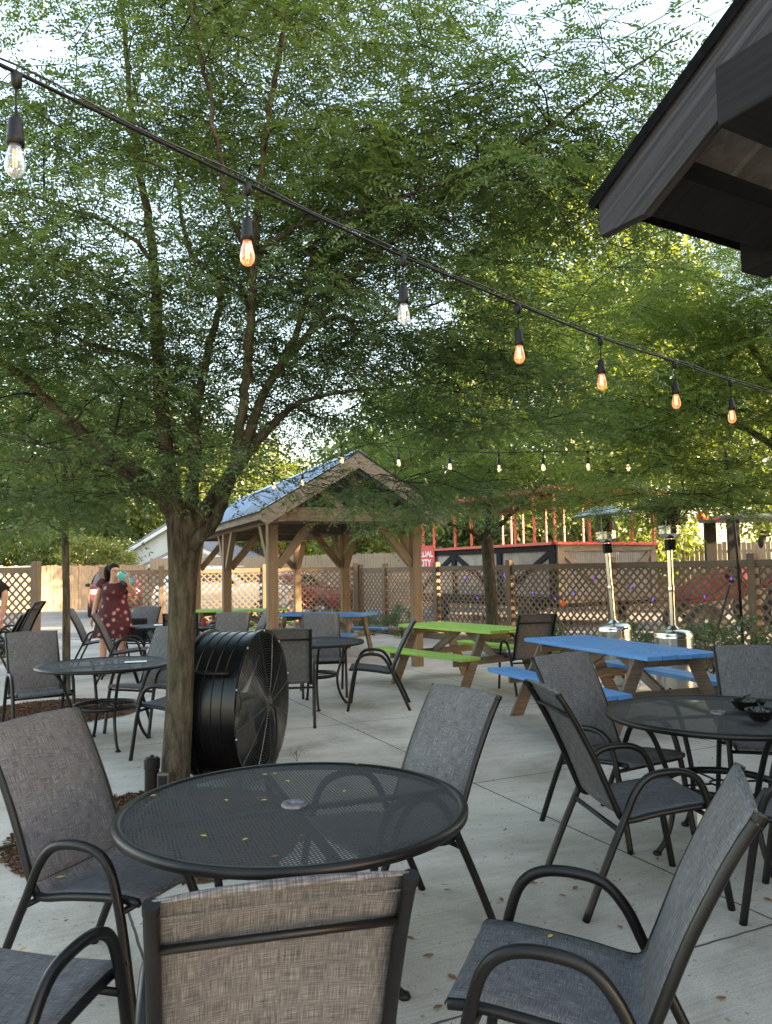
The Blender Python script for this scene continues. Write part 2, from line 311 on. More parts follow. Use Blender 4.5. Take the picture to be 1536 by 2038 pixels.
# ------------------------------------------------------------------ fast leaf meshes
def raw_quads(name, V, mat_, par):
    V = np.ascontiguousarray(V, dtype=np.float32).reshape(-1, 3); nv = len(V); nf = nv//4
    me = bpy.data.meshes.new(name); me.vertices.add(nv); me.vertices.foreach_set('co', V.ravel())
    me.loops.add(nv); me.loops.foreach_set('vertex_index', np.arange(nv, dtype=np.int32))
    me.polygons.add(nf); me.polygons.foreach_set('loop_start', np.arange(0, nv, 4, dtype=np.int32))
    me.update(calc_edges=True); me.materials.append(mat_)
    o = bpy.data.objects.new(name, me); C.objects.link(o)
    if par is not None: o.parent = par; KIDS.setdefault(par.name, []).append(o)
    return o
def nrm(a): return a/np.maximum(np.linalg.norm(a, axis=-1, keepdims=True), 1e-9)
def fronds(rg, B, D, L, n, ll, lw, droop=.35):
    F = len(B); D = nrm(D); up = np.array([0, 0, 1.])+rg.normal(0, .28, (F, 3)); S = nrm(np.cross(D, up)); Nn = nrm(np.cross(S, D))
    t = (np.arange(n)+.9)/n; out = []
    for s_ in (-1, 1):
        tt = t[None, :, None]; Lx = L[:, None, None]
        p = B[:, None]+D[:, None]*Lx*tt-np.array([0, 0, 1.])*droop*Lx*tt**2
        fold = rg.normal(0, .25, (F, n, 1))
        d = D[:, None]*(.5+.25*tt)+S[:, None]*s_*(.85)+Nn[:, None]*fold-np.array([0, 0, .25]); d = nrm(d)
        l = ll*(1-.35*np.abs(tt-.45)*1.6)*(L/np.mean(L))[:, None, None]*rg.uniform(.85, 1.15, (F, n, 1))
        w = nrm(np.cross(d, Nn[:, None]+rg.normal(0, .25, (F, n, 3))))*lw*.5
        tip = p+d*l; mid = p+d*l*.5
        out.append(np.stack([p, mid+w, tip, mid-w], 2).reshape(-1, 3))
    # rachis
    e = B+D*L[:, None]*.5-np.array([0, 0, 1.])*droop*L[:, None]*.25; e2 = B+D*L[:, None]-np.array([0, 0, 1.])*droop*L[:, None]
    w = S*.0014; out.append(np.stack([B+w, e+w, e2, e-w], 1).reshape(-1, 3))
    return np.concatenate(out)
def locust(name, label, base, limbs, blobs, seed, leaf, frond=(.17, 9, .027, .0095), twigs=(3, 9), tree_group=None, keep=None, clump=3):
    """limbs: list of point lists (x,y,z,r) in world space; blobs: (centre, radii, count)"""
    rg = np.random.default_rng(seed); base = np.array(base, float)
    t = thing(name, label, 'tree', base, 0, tree_group)
    tb = MB(); sk = []; skr = []
    for i, lm in enumerate(limbs):
        s_ = spline(lm, 6); pts = [q[:3]-base+rg.normal(0, .006, 3)*(0 if i == 0 else 1) for q in s_]; rs = [max(.004, q[3]*(1 if i == 0 else .84)) for q in s_]
        tb.tube(pts, rs, 14 if i == 0 else 9, cap=True)
        for a, b_ in zip(pts, rs): sk.append(a); skr.append(b_)
    tb.build('trunk', bark, t, smooth='all')
    sk = np.array(sk); tw = MB(); B = []; D = []
    for (c, rad, cnt) in blobs:
        c = np.array(c, float)-base; nc = max(3, cnt//clump); q = rg.normal(0, 1, (nc, 3)); q = nrm(q)*rg.uniform(.12, 1, (nc, 1))**(1/2.2)*np.array(rad)+c
        q = q[rg.integers(0, nc, cnt*2)]+rg.normal(0, 1, (cnt*2, 3))*np.array([.29, .29, .07])*frond[0]/.2
        if keep is not None: q = q[[keep(a+base) for a in q]]
        q = q[:cnt]; dd = np.array([np.min(np.linalg.norm(sk-a, axis=1)) for a in q]); q = q[np.argsort(dd)]
        for a in q:
            ds = np.linalg.norm(sk-a, axis=1)+np.maximum(0, sk[:, 2]-a[2])*.5; k = int(np.argmin(ds)); s0 = sk[k]; ln = np.linalg.norm(a-s0)
            if ln < .05: a = a+np.array([.1, 0, .1]); ln = .2
            mid = (s0+a)/2+np.array([0, 0, .13*ln])+rg.normal(0, .07*ln, 3); r0 = min(.75*(skr[k] if k < len(skr) else .01), .006+.011*ln)
            cur = spline([s0, mid, a], 4); tw.tube(cur, list(np.linspace(r0, .0035, len(cur))), 4, cap=False)
            sk = np.vstack([sk, np.array(cur[2:])]); skr += list(np.linspace(r0, .0035, len(cur)))[2:]
            out = (a-s0); out[2] *= .35; out = out/max(np.linalg.norm(out), 1e-6)
            az = math.atan2(out[1], out[0])
            for j in range(twigs[0]):
                an = az+(j-(twigs[0]-1)/2)*rg.uniform(.55, .9)+rg.normal(0, .15); l = rg.uniform(.3, .6)*frond[0]/.17
                d = np.array([math.cos(an), math.sin(an), rg.normal(.0, .22)]); pts = [a, a+d*l*.5+[0, 0, .02], a+d*l-[0, 0, .07]]
                tw.tube(pts, [.0035, .0025, .001], 3, cap=False)
                nn = twigs[1]
                for m_ in range(nn):
                    f = (m_+.6)/nn; b0 = a+d*l*f-np.array([0, 0, .07*f*f]); side = 1 if m_ % 2 else -1
                    fa = an+side*rg.uniform(.6, 1.25)*(1-.7*(f > .93)); B.append(b0); D.append([math.cos(fa), math.sin(fa), rg.normal(-.12, .25)])
    tw.build('twigs', bark_d, t, smooth='all')
    B = np.array(B); D = np.array(D); L_ = rg.uniform(.7, 1.2, len(B))*frond[0]
    V = fronds(rg, B, D, L_, frond[1], frond[2], frond[3]); raw_quads('crown', V, leaf, t)
    return t
def clump_crown(rg, blobs, leafsz, sigma):
    out = []
    for (c, rad, ncl, per) in blobs:
        q = nrm(rg.normal(0, 1, (ncl, 3)))*rg.uniform(.3, 1, (ncl, 1))**.5*np.array(rad)+np.array(c)
        ctr = np.repeat(q, per, 0)+rg.normal(0, 1, (ncl*per, 3))*sigma*np.array([1, 1, .6]); n = len(ctr)
        a = nrm(rg.normal(0, 1, (n, 3))+[0, 0, -.2]); b_ = nrm(np.cross(a, rg.normal(0, 1, (n, 3)))); s_ = (leafsz*rg.uniform(.6, 1.3, (n, 1)))
        out.append(np.stack([ctr-a*s_, ctr+b_*s_*.45, ctr+a*s_, ctr-b_*s_*.45], 1).reshape(-1, 3))
    return np.concatenate(out)
def far_tree(name, label, base, trunk_h, r, blobs, seed, leaf, leafsz=.11, sigma=.45, group=None, cat='tree'):
    rg = np.random.default_rng(seed); base = np.array(base, float); t = thing(name, label, cat, base, 0, group)
    m = MB()
    if trunk_h:
        top = np.array([rg.normal(0, .15), rg.normal(0, .15), trunk_h]); m.tube(spline([(0, 0, -.1), top*.5+[.05, 0, 0], top], 5), list(np.linspace(r, r*.6, 11)), 10)
        for (c, rad, _, _) in blobs:
            for k in range(5):
                e = np.array(c)-base+rg.normal(0, .4, 3)*np.array(rad); st = top*rg.uniform(.6, 1); m.tube(spline([st, (st+e)/2+[0, 0, .3], e], 5), list(np.linspace(r*.45, r*.06, 11)), 6)
    else:
        for k in range(9):
            c, rad = blobs[0][0], blobs[0][1]; e = np.array(c)-base+rg.normal(0, .4, 3)*np.array(rad); m.tube(spline([(rg.normal(0, .05), rg.normal(0, .05), -.02), e*.5+rg.normal(0, .03, 3), e], 4), list(np.linspace(r, r*.4, 9)), 5)
    m.build('trunk' if trunk_h else 'stem', bark, t, smooth='all')
    V = clump_crown(rg, [(np.array(c)-base, rad, a, b_) for (c, rad, a, b_) in blobs], leafsz, sigma); raw_quads('crown' if trunk_h else 'foliage', V, leaf, t)
    return t
# ================================================================== SETTING
def sheet(name, poly, z, m_, label=None):
    b = MB(); b.add([(x, y, z) for x, y in poly], [tuple(range(len(poly)))], [(x, y) for x, y in poly]); o = b.build(name, m_); return tag(o, kind='structure')
sheet('ground', [(-600, -300), (600, -300), (600, 1200), (-600, 1200)], -.02, grass_m)
sheet('parking_lot', [(-40, 8), (10, 8), (30, 14), (22, 36), (-4, 36), (-12, 38), (-40, 30)], -.006, asphalt_m)
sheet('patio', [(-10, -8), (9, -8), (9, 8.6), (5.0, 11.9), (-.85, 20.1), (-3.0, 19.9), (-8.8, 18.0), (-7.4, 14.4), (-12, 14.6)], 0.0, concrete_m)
# curb along the far patio edge at the left
cb = MB(); cb.beam((-8.75, 18.0, -.01), (-3.0, 19.95, -.01), .16, .07); tag(cb.build('kerb', M('kerb_concrete', (.3, .29, .27), (.42, .41, .38), 8)), kind='structure')
# planting bed along the right fence
FU = np.array([-.576, .817]); 
sheet('planting_bed', [(4.35, 11.2), (5.9, 12.1), (-.72, 21.5), (-1.5, 20.35), (-.6, 19.3), (1.6, 16.3)], .006, mulch_m)
eb = MB(); eb.beam((4.30, 11.15, .05), (1.55, 16.25, .05), .05, .13); eb.beam((1.55, 16.3, .05), (-.65, 19.3, .05), .05, .13)
tag(eb.build('bed_edging', legw, bevel=.004), 'low brown timber edging of the planting bed by the right fence', 'edging')
# mulch rings: real low heaps
def mulch(name, c, r, n, seed):
    rg = np.random.default_rng(seed); b = MB(); K = 40
    ph = rg.uniform(0, 6, 5)
    def rad(th): return r*(1+.07*math.sin(2*th+ph[0])+.04*math.sin(5*th+ph[1])+.02*math.sin(11*th+ph[2]))
    b.grid(9, K+1, lambda i, j: (c[0]+rad(2*PI*j)*i*math.cos(2*PI*j), c[1]+rad(2*PI*j)*i*math.sin(2*PI*j), .005+.035*(1-i**3)+.006*math.sin(17*j*6+9*i)*(i < .95)))
    o = b.build(name, mulch_m, smooth='all'); tag(o, kind='stuff')
    a = rg.uniform(0, 2*PI, n); q = np.sqrt(rg.uniform(0, 1, n))*r*1.03; x = c[0]+np.cos(a)*q; y = c[1]+np.sin(a)*q; z = .012+.035*(1-np.minimum(q/r, 1)**3)
    ctr = np.stack([x, y, z], 1); d = nrm(rg.normal(0, 1, (n, 3))*[1, 1, .35]); e = nrm(np.cross(d, rg.normal(0, 1, (n, 3)))); l = rg.uniform(.008, .028, (n, 1)); w = rg.uniform(.003, .008, (n, 1))
    ch = raw_quads('bark_chips', np.stack([ctr-d*l-e*w, ctr+d*l-e*w, ctr+d*l+e*w, ctr-d*l+e*w], 1), mulch_m, None); tag(ch, kind='stuff'); return o
def tagm(o, lab): o['label'] = lab; o['category'] = 'mulch'
m1 = mulch('mulch_ring', (-1.33, 4.72), .84, 8000, 1); tagm(m1, 'brown bark mulch ring round the nearest tree trunk')
m2 = mulch('mulch_ring', (-3.7, 8.75), .85, 4000, 2); tagm(m2, 'brown bark mulch ring behind the left round table')
for o in C.objects:
    if o.name.startswith('bark_chips'): o['category'] = 'mulch'; o['label'] = 'loose bark chips strewn over the mulch ring of a tree'
# leaf litter on the concrete
rg = np.random.default_rng(5)
n = 1500; xy = np.stack([rg.uniform(-2.2, 3.6, n), rg.uniform(1.6, 9, n)], 1); ctr = np.concatenate([xy, np.full((n, 1), .006)], 1)
a = rg.uniform(0, 2*PI, n); d = np.stack([np.cos(a), np.sin(a), rg.normal(0, .15, n)], 1); e = np.stack([-np.sin(a), np.cos(a), rg.normal(0, .3, n)], 1); l = rg.uniform(.003, .011, (n, 1))*rg.choice([1, 1, 1, 1.5], (n, 1)); w = l*rg.uniform(.2, .45, (n, 1))
litter = raw_quads('leaf_litter', np.stack([ctr-d*l, ctr+e*w+[0, 0, .002], ctr+d*l+[0, 0, .003], ctr-e*w], 1), leaf_fall_b, None); tag(litter, 'tiny brown leaf litter scattered on the concrete', 'leaf litter', kind='stuff')
# ------------------------------------------------------------------ dark timber building, upper right (only its roof corner is in view)
E0 = np.array([.86, 3.0, 2.94]); gd = np.array([.5, -.866, 0]); vd = np.array([.866, .5, 0]); rk = np.array([.433, -.75, .5]); nz = np.array([-.25, .433, .866])
def Bp(a, b_, c=0.): return E0+rk*a+vd*b_+nz*c          # a up the rake, b away along the eave, c above the roof plane
bt = thing('timber_building', 'dark stained timber building with roof overhang at upper right', 'building', (E0[0]+3, E0[1]-2.0, 0))
bo = np.array([E0[0]+3, E0[1]-2.0, 0])
def bb(a0, a1, b0, b1, c0, c1):                        # slab in roof coordinates
    m = MB(); vs_ = [Bp(a, b_, c)-bo for a in (a0, a1) for b_ in (b0, b1) for c in (c0, c1)]
    uvs = []; fs = [(0, 1, 3, 2), (4, 6, 7, 5), (0, 4, 5, 1), (2, 3, 7, 6), (0, 2, 6, 4), (1, 5, 7, 3)]
    prm = [(a, b_, c) for a in (a0, a1) for b_ in (b0, b1) for c in (c0, c1)]
    for f in fs:
        ax = [i for i in range(3) if len({prm[k][i] for k in f}) > 1]; uvs += [(prm[k][ax[0]], prm[k][ax[1]]+b0*3) for k in f]
    m.add(vs_, fs, uvs); return m
RL = 4.2
# fascia with cut foot: board profile in (a,c), thickness in b
def fascia():
    m = MB(); w = .235; poly = [(0, -.0), (RL, 0), (RL, -w), (.117, -w), (-.0725, -.1256)]
    A = [Bp(a, 0, c)-bo for a, c in poly]; B_ = [Bp(a, .045, c)-bo for a, c in poly]; n = len(poly)
    fs = [tuple(range(n)), tuple(range(n, 2*n))[::-1]]+[(i, n+i, n+(i+1) % n, (i+1) % n) for i in range(n)]
    uvs = [(a, c) for a, c in poly]+[(a, c) for a, c in poly[::-1]]
    for i in range(n): l = math.dist(poly[i], poly[(i+1) % n]); uvs += [(0, 7), (0, 7.045), (l, 7.045), (l, 7)]
    m.add(A+B_, fs, uvs); return m
fascia().build('rake_board', dstain, bt, bevel=.003)
roofdark = M('roof_edge', (.003, .003, .004), (.008, .008, .009), 20, rough=.95, spec=.05)
bb(-.035, RL, -.012, 9, .004, .024).build('roof_sheet', roofdark, bt)
bb(-.035, RL, -.016, -.0125, -.022, .024).build('drip_edge', roofdark, bt)
# corrugated soffit (underside of the metal roof) with ribs running up the slope
sm = MB(); xs = []; b_ = .06
while b_ < 9:
    xs += [(b_, -.012), (b_+.20, -.012), (b_+.212, -.028), (b_+.228, -.028), (b_+.24, -.012)]; b_ += .24
sm.add([Bp(a, q[0], q[1])-bo for q in xs for a in (.02, RL)], [(2*i, 2*i+1, 2*i+3, 2*i+2) for i in range(len(xs)-1)], [(0, 0)]*4*(len(xs)-1)); sm.build('soffit_panel', soffit_m, bt)
# purlins, eave beam, projecting main beam
bb(.10, .27, .046, 9, -.20, -.03).build('eave_purlin', dstain2, bt, bevel=.003)
bb(1.02, 1.16, .046, 9, -.16, -.03).build('eave_purlin', dstain2, bt, bevel=.003)
q = MB(); p0 = Bp(.80, -.16, -.16)-bo; hw = .235
def hb(a, b0, b1, w, h, ctop):                         # level beam parallel to the eave; top at height
    m = MB(); c0 = Bp(a, b0, ctop)-bo; c1 = Bp(a, b1, ctop)-bo; m.beam(c0-np.array([0, 0, h/2]), c1-np.array([0, 0, h/2]), w, h); return m
m = MB(); c0 = E0+gd*.785+vd*-.20-bo; c0[2] = 2.925; m.beam(c0, c0+vd*9.2, .19, .19); m.build('main_beam', dstain2, bt, bevel=.006)
# tie beam and post further along
m = MB(); pf = P(1530, 470, 3.35)-bo; m.box((pf[0], pf[1], pf[2]), (.17, .17, .30), Matrix.Rotation(R_(30), 3, 'Z')); m.build('post_stub', dstain2, bt, bevel=.004)
m = MB(); m.beam(Bp(.95, .9, -.2)-bo, Bp(3.8, .9, -.2)-bo, .12, .2); m.beam(Bp(.95, 3.5, -.2)-bo, Bp(3.8, 3.5, -.2)-bo, .12, .2); m.build('rafter', dstain2, bt, bevel=.003)
# gable wall and side wall, set back from the roof edge
def wallpoly(b0):
    A = Bp(1.25, b0, -.2)-bo; B_ = Bp(RL-.05, b0, -.2)-bo; return [(A[0], A[1], 0), (B_[0], B_[1], 0), B_, A]
m = MB(); m.prism(wallpoly(1.35), Vector(vd)*.14); m.build('gable_wall', dstain2, bt)
m = MB(); A = Bp(1.25, 1.5, -.2)-bo; B_ = Bp(1.25, 9, -.2)-bo; m.prism([(A[0], A[1], 0), (B_[0], B_[1], 0), B_, A], Vector(gd)*.14); m.build('side_wall', dstain2, bt)
m = MB()                                              # far roof slope
T0 = Bp(RL, -.03, .02)-bo; T1 = Bp(RL, 9, .02)-bo; dn = np.array([.433, -.75, -.5])*4.2
m.prism([T0, T1, T1+dn, T0+dn], (0, 0, .03)); m.build('roof_sheet', plastic, bt)
m = MB(); S0 = Bp(RL, 1.35, -.3)-bo; S1 = S0+np.array([.433, -.75, -.5])*3; m.prism([(S0[0], S0[1], 0), (S1[0], S1[1], 0), S1, S0], Vector(vd)*.14); m.build('gable_wall', dstain2, bt)
for a_ in (.9,):
    for b_ in (0.5, 4.5, 8.7):
        pp = Bp(.92, b_, -.4)-bo
        if b_ > 1: m = MB(); m.box((pp[0], pp[1], pp[2]/2), (.18, .18, pp[2]), Matrix.Rotation(R_(30), 3, 'Z')); m.build('porch_post', dstain2, bt, bevel=.004)
# ------------------------------------------------------------------ timber pavilion
PO = np.array([-.61, 11.87, 0]); PA = R_(23)
pv = thing('timber_pavilion', 'timber pavilion with blue grey metal gable roof over a picnic table', 'pavilion', PO, PA)
HX = 1.15; YS = (0, 3.25, 6.5); ZB = 2.2
for i, y in enumerate(YS):
    for s_ in (-1, 1):
        m = MB(); m.box((s_*HX, y, ZB/2), (.15, .15, ZB)); m.build('post', cedar, pv, bevel=.008)
        for dy in (-1, 1):
            if (i == 0 and dy < 0) or (i == 2 and dy > 0): continue
            m = MB(); m.beam((s_*HX, y+dy*.08, ZB-.62), (s_*HX, y+dy*.62, ZB+.03), .09, .12); m.build('brace', cedar, pv, bevel=.004)
        m = MB(); m.beam((s_*(HX-.08), y, ZB-.62), (s_*(HX-.62), y, ZB+.03), .09, .12); m.build('brace', cedar, pv, bevel=.004)
for s_ in (-1, 1):
    m = MB(); m.box((s_*HX, 3.25, ZB+.1), (.12, 7.6, .2)); m.build('side_beam', cedar2, pv, bevel=.005)
for y in YS:
    m = MB(); m.box((0, y, ZB+.1), (2.16, .12, .195)); m.build('cross_beam', cedar2, pv, bevel=.005)
m = MB(); m.box((0, -.36, ZB+.115), (2.78, .1, .2)); m.build('tie_beam', cedar2, pv, bevel=.005)
PKZ, EVZ, EX = 3.22, 2.385, 1.39; Y0, Y1 = -.52, 7.1
sl = (PKZ-EVZ)/EX
for s_ in (-1, 1):
    for y in list(np.arange(-.36, 7.0, .61)):
        m = MB(); m.beam((s_*.02, y, PKZ-.12), (s_*EX*.97, y, EVZ-.075), .05, .13); m.build('rafter', cedar2, pv)
    for y, w in ((Y0-.02, .045), (Y1+.02, .045)):
        m = MB(); zt = lambda x: PKZ-sl*abs(x)
        m.prism([(s_*.0, y, PKZ-.01), (s_*(EX+.06), y, zt(EX+.06)-.01), (s_*(EX+.06), y, zt(EX+.06)-.14), (s_*(EX-.02), y, zt(EX-.02)-.25), (0, y, PKZ-.23)], (0, -.045 if y < 0 else .045, 0)); m.build('rake_board', greyw, pv, bevel=.004)
    m = MB(); m.box((s_*(EX+.0), (Y0+Y1)/2, EVZ-.085), (.035, Y1-Y0-.1, .12)); m.build('eave_board', greyw, pv)
    m = MB(); m.beam((s_*.18, -.36, ZB+.2), (s_*.62, -.36, PKZ-.62*sl-.12), .08, .09); m.build('gable_strut', cedar2, pv)
    # ribbed sheet
    ys = []; y = Y0-.08
    while y < Y1+.08:
        ys += [(y, 0), (y+.18, 0), (y+.195, .022), (y+.215, .022), (y+.23, 0)]; y += .23
    m = MB(); m.add([p for (yy, h) in ys for p in ((s_*.0, yy, PKZ+.012+h), (s_*(EX+.1), yy, PKZ+.012-sl*(EX+.1)+h))], [(2*i, 2*i+1, 2*i+3, 2*i+2) for i in range(len(ys)-1)], [(0, 0)]*4*(len(ys)-1)); m.build('roof_panel', tinroof, pv)
m = MB(); m.box((0, -.36, (ZB+.2+PKZ)/2-.05), (.1, .09, PKZ-ZB-.35)); m.build('king_post', cedar2, pv)
m = MB(); m.prism([(-.14, Y0-.06, PKZ-.04), (0, Y0-.06, PKZ+.05), (.14, Y0-.06, PKZ-.04), (0, Y0-.06, PKZ+.03)], (0, Y1-Y0+.12, 0)); m.build('ridge_cap', tinroof, pv)
# ------------------------------------------------------------------ lattice fences
JR = random.Random(12)
def lattice_run(name, label, pts, top, m_rail, m_lat, group=None, post_extra=.10, bottom=.12, pitch=.115):
    o = np.array([pts[0][0], pts[0][1], 0.]); t = thing(name, label, 'fence', o, 0, group)
    for p in pts:
        m = MB(); ax = math.atan2(pts[1][1]-pts[0][1], pts[1][0]-pts[0][0]); m.box((p[0]-o[0], p[1]-o[1], (top+post_extra)/2), (.13, .13, top+post_extra), Matrix.Rotation(ax, 3, 'Z')); m.build('post', m_rail, t, bevel=.006)
    for a, b_ in zip(pts[:-1], pts[1:]):
        A = np.array([a[0], a[1], 0.])-o; B_ = np.array([b_[0], b_[1], 0.])-o; L = np.linalg.norm(B_-A); d = (B_-A)/L; nn = np.array([-d[1], d[0], 0])
        A2 = A+d*.066; W = L-.132; Hh = top-bottom-.1
        m = MB(); m.beam(A2+[0, 0, top-.055], A2+d*W+[0, 0, top-.055], .045, .11); m.build('top_rail', m_rail, t, bevel=.004)
        m = MB(); m.beam(A2+[0, 0, bottom], A2+d*W+[0, 0, bottom], .045, .09); m.build('bottom_rail', m_rail, t)
        lm = MB(); h0 = bottom+.02; Hh = top-.06-h0; st = pitch*1.41
        for s_, off in ((1, .006), (-1, -.006)):
            k = -Hh
            while k < W:
                kj = k+JR.uniform(-.006, .006); x0, x1 = (kj, kj+Hh); z0, z1 = 0., Hh
                if x0 < 0: z0 = -x0; x0 = 0
                if x1 > W: z1 = Hh-(x1-W); x1 = W
                if z1-z0 > .04:
                    if s_ > 0: pa, pb = (x0, z0), (x1, z1)
                    else: pa, pb = (x0, Hh-z0), (x1, Hh-z1)
                    lm.beam(A2+d*pa[0]+nn*off+[0, 0, h0+pa[1]], A2+d*pb[0]+nn*off+[0, 0, h0+pb[1]], .008, .038, up=tuple(np.cross(nn, d)*0+np.array([d[0]*-s_*(1), d[1]*-s_, 1])))
                k += st
        lm.build('lattice_panel', m_lat, t)
    return t
rf = [(6.9, 10.4), (5.72, 12.3), (4.13, 14.5), (2.6, 16.66), (1.17, 18.6), (-.05, 20.4), (-.72, 21.3)]
lattice_run('lattice_fence', 'long brown lattice fence along the planting bed on the right', rf[:-1]+[rf[-1]], 1.56, brown, brown, 'lattice fences round the patio')
lf = [(-.86, 21.26), (-3.19, 20.5), (-5.66, 19.7), (-7.0, 19.3)]
lattice_run('lattice_fence', 'sunlit lattice fence behind the pavilion, facing the camera', lf, 1.6, cedar2, cedar2, 'lattice fences round the patio')
lattice_run('lattice_fence', 'short lattice fence at the far left edge ending in a brown post', [(-6.25, 14.0), (-8.75, 14.5), (-11.2, 15.0)], 1.66, brown, brown, 'lattice fences round the patio')
# ------------------------------------------------------------------ board privacy fences
def board_fence(name, label, pts, h, seed):
    rg = random.Random(seed); o = np.array([pts[0][0], pts[0][1], 0.]); t = thing(name, label, 'fence', o, 0)
    bm_ = MB(); rl = MB()
    for a, b_ in zip(pts[:-1], pts[1:]):
        A = np.array([a[0], a[1], 0.])-o; B_ = np.array([b_[0], b_[1], 0.])-o; L = np.linalg.norm(B_-A); d = (B_-A)/L; nn = np.array([-d[1], d[0], 0]); x = 0
        ang = math.atan2(d[1], d[0])
        while x < L:
            w = .14; hh = h+rg.uniform(-.03, .03); bm_.box(A+d*(x+w/2)+nn*rg.uniform(-.004, .004)+[0, 0, hh/2], (w-.008, .018, hh), Matrix.Rotation(ang, 3, 'Z')); x += w+rg.choice([0, .003, .012])
        for z in (.4, h*.55, h-.3): rl.beam(A+nn*.035+[0, 0, z], B_+nn*.035+[0, 0, z], .04, .09)
    bm_.build('board_panel', boards, t); rl.build('rail', boards, t); return t
board_fence('privacy_fence', 'weathered tan board fence at the back left of the parking lot', [(-30, 22.8), (-11.2, 36.4)], 1.93, 1)
board_fence('privacy_fence', 'tall tan board fence behind the party trolley at the right', [(-11.0, 36.5), (-3, 34.5), (18, 21.0), (24, 12)], 2.2, 2)
# ------------------------------------------------------------------ party trolley behind the right fence
TC = np.array([4.1, 19.0, 0]); TA = math.atan2(.5, .866)   # local x = along v, local y = along u
tr = thing('party_trolley', 'red railed open party trolley with corrugated sides behind the lattice', 'trolley', TC, TA)
LX, LY = 3.4, 6.4; Z0, Z1, ZR = .62, 2.03, 3.38
def corr(p, d, L, z0, z1, nrmv, pitch=.075, amp=.014):
    m = MB(); n = int(L/pitch*4); vs_ = []
    for i in range(n+1):
        x = L*i/n; q = np.array(p)+np.array(d)*x+np.array(nrmv)*amp*math.sin(2*PI*x/pitch)
        vs_ += [(q[0], q[1], z0), (q[0], q[1], z1)]
    m.add(vs_, [(2*i, 2*i+2, 2*i+3, 2*i+1) for i in range(n)], [(0, 0)]*4*n); return m
corr((0, .0, 0), (1, 0, 0), LX, Z0, Z1, (0, 1, 0)).build('side_panel', tinwhite, tr)
corr((0, 0, 0), (0, 1, 0), LY, Z0, Z1, (1, 0, 0)).build('side_panel', tinwhite, tr)
corr((LX, 0, 0), (0, 1, 0), LY, Z0, Z1, (1, 0, 0)).build('side_panel', tinwhite, tr)
corr((0, LY, 0), (1, 0, 0), LX, Z0, Z1, (0, 1, 0)).build('side_panel', tinwhite, tr)
m = MB(); m.box((LX/2, LY/2, Z0-.06), (LX, LY, .1)); m.build('floor_deck', dstain2, tr)
def fr(a, b_, w=.05, h=.15): m = MB(); m.beam(a, b_, w, h); m.build('frame_board', dstain2 if abs(a[0]-b_[0]) < .01 else greyw, tr)
for x in (0, LX):
    xo = -.04 if x == 0 else LX+.04
    for z in (Z1-.07, Z0+.07): fr((xo, .0, z), (xo, LY, z))
    for y in (.1, 2.15, 4.25, LY-.1): m = MB(); m.box((xo*1.0-.004, y, (Z0+Z1)/2), (.05, .2, Z1-Z0-.31)); m.build('frame_post', dstain2, tr)
    for (ya, yb) in ((.2, 2.05), (4.15, 2.25), (4.35, 6.2)): fr((xo-.002, ya, Z1-.2), (xo-.002, yb, Z0+.2), .04, .14)
for y in (0,):
    yo = -.04
    for z in (Z1-.07, Z0+.07): fr((.0, yo, z), (LX, yo, z))
    for x in (.1, LX-.1): m = MB(); m.box((x, yo-.004, (Z0+Z1)/2), (.2, .05, Z1-Z0-.31)); m.build('frame_post', greyw, tr)
    fr((.2, yo-.002, Z1-.2), (1.6, yo-.002, Z0+.2), .04, .14); fr((LX-.2, yo-.002, Z1-.2), (1.8, yo-.002, Z0+.2), .04, .14)
for a, b_ in (((-.06, -.06), (LX+.06, -.06)), ((-.06, LY), (LX+.06, LY))): m = MB(); m.beam((a[0], a[1], Z1+.04), (b_[0], b_[1], Z1+.04), .16, .07); m.build('counter_rail', redp, tr)
for x in (-.06, LX+.06): m = MB(); m.beam((x, .03, Z1+.04), (x, LY-.08, Z1+.04), .16, .07); m.build('counter_rail', redp, tr)
for x in (-.02, LX+.02):
    for y in (.0, .75, 1.5, 2.6, 3.4, 4.2, 5.3, 5.9, LY-.05):
        m = MB(); m.box((x, y, (Z1+.075+ZR)/2), (.055, .055, ZR-Z1-.075)); m.build('roof_post', redp, tr)
for x in (1.1, 1.6, 2.6):
    m = MB(); m.box((x, -.02, (Z1+.075+ZR)/2), (.055, .055, ZR-Z1-.075)); m.build('roof_post', redp, tr)
m = MB()
for i in range(9):
    pass
m.grid(2, 13, lambda i, j: (-.3+(LX+.6)*j, -.3+(LY+.6)*i, ZR+.05+1*.10*math.sin(PI*j))); m.build('roof_canopy', M('trolley_roof', (.05, .035, .03), (.08, .06, .05), 3, rough=.6), tr, solid=.04)
m = MB()
for (a, b_) in (((-.3, -.3), (LX+.3, -.3)), ((-.3, LY+.3), (LX+.3, LY+.3)), ((-.3, -.3), (-.3, LY+.3)), ((LX+.3, -.3), (LX+.3, LY+.3))): m.beam((a[0], a[1], ZR+.0), (b_[0], b_[1], ZR+.0), .05, .09)
m.build('roof_edge', redp, tr)
for (x, y) in ((.1, 1.2), (LX-.1, 1.2), (.1, LY-1.2), (LX-.1, LY-1.2)):
    m = MB(); m.lathe([(.01, -.11), (.3, -.11), (.33, -.06), (.33, .06), (.3, .11), (.01, .11)], 24, (x, y, .33), Matrix.Rotation(PI/2, 3, 'Y')); m.build('wheel', rubber, tr, smooth=True)
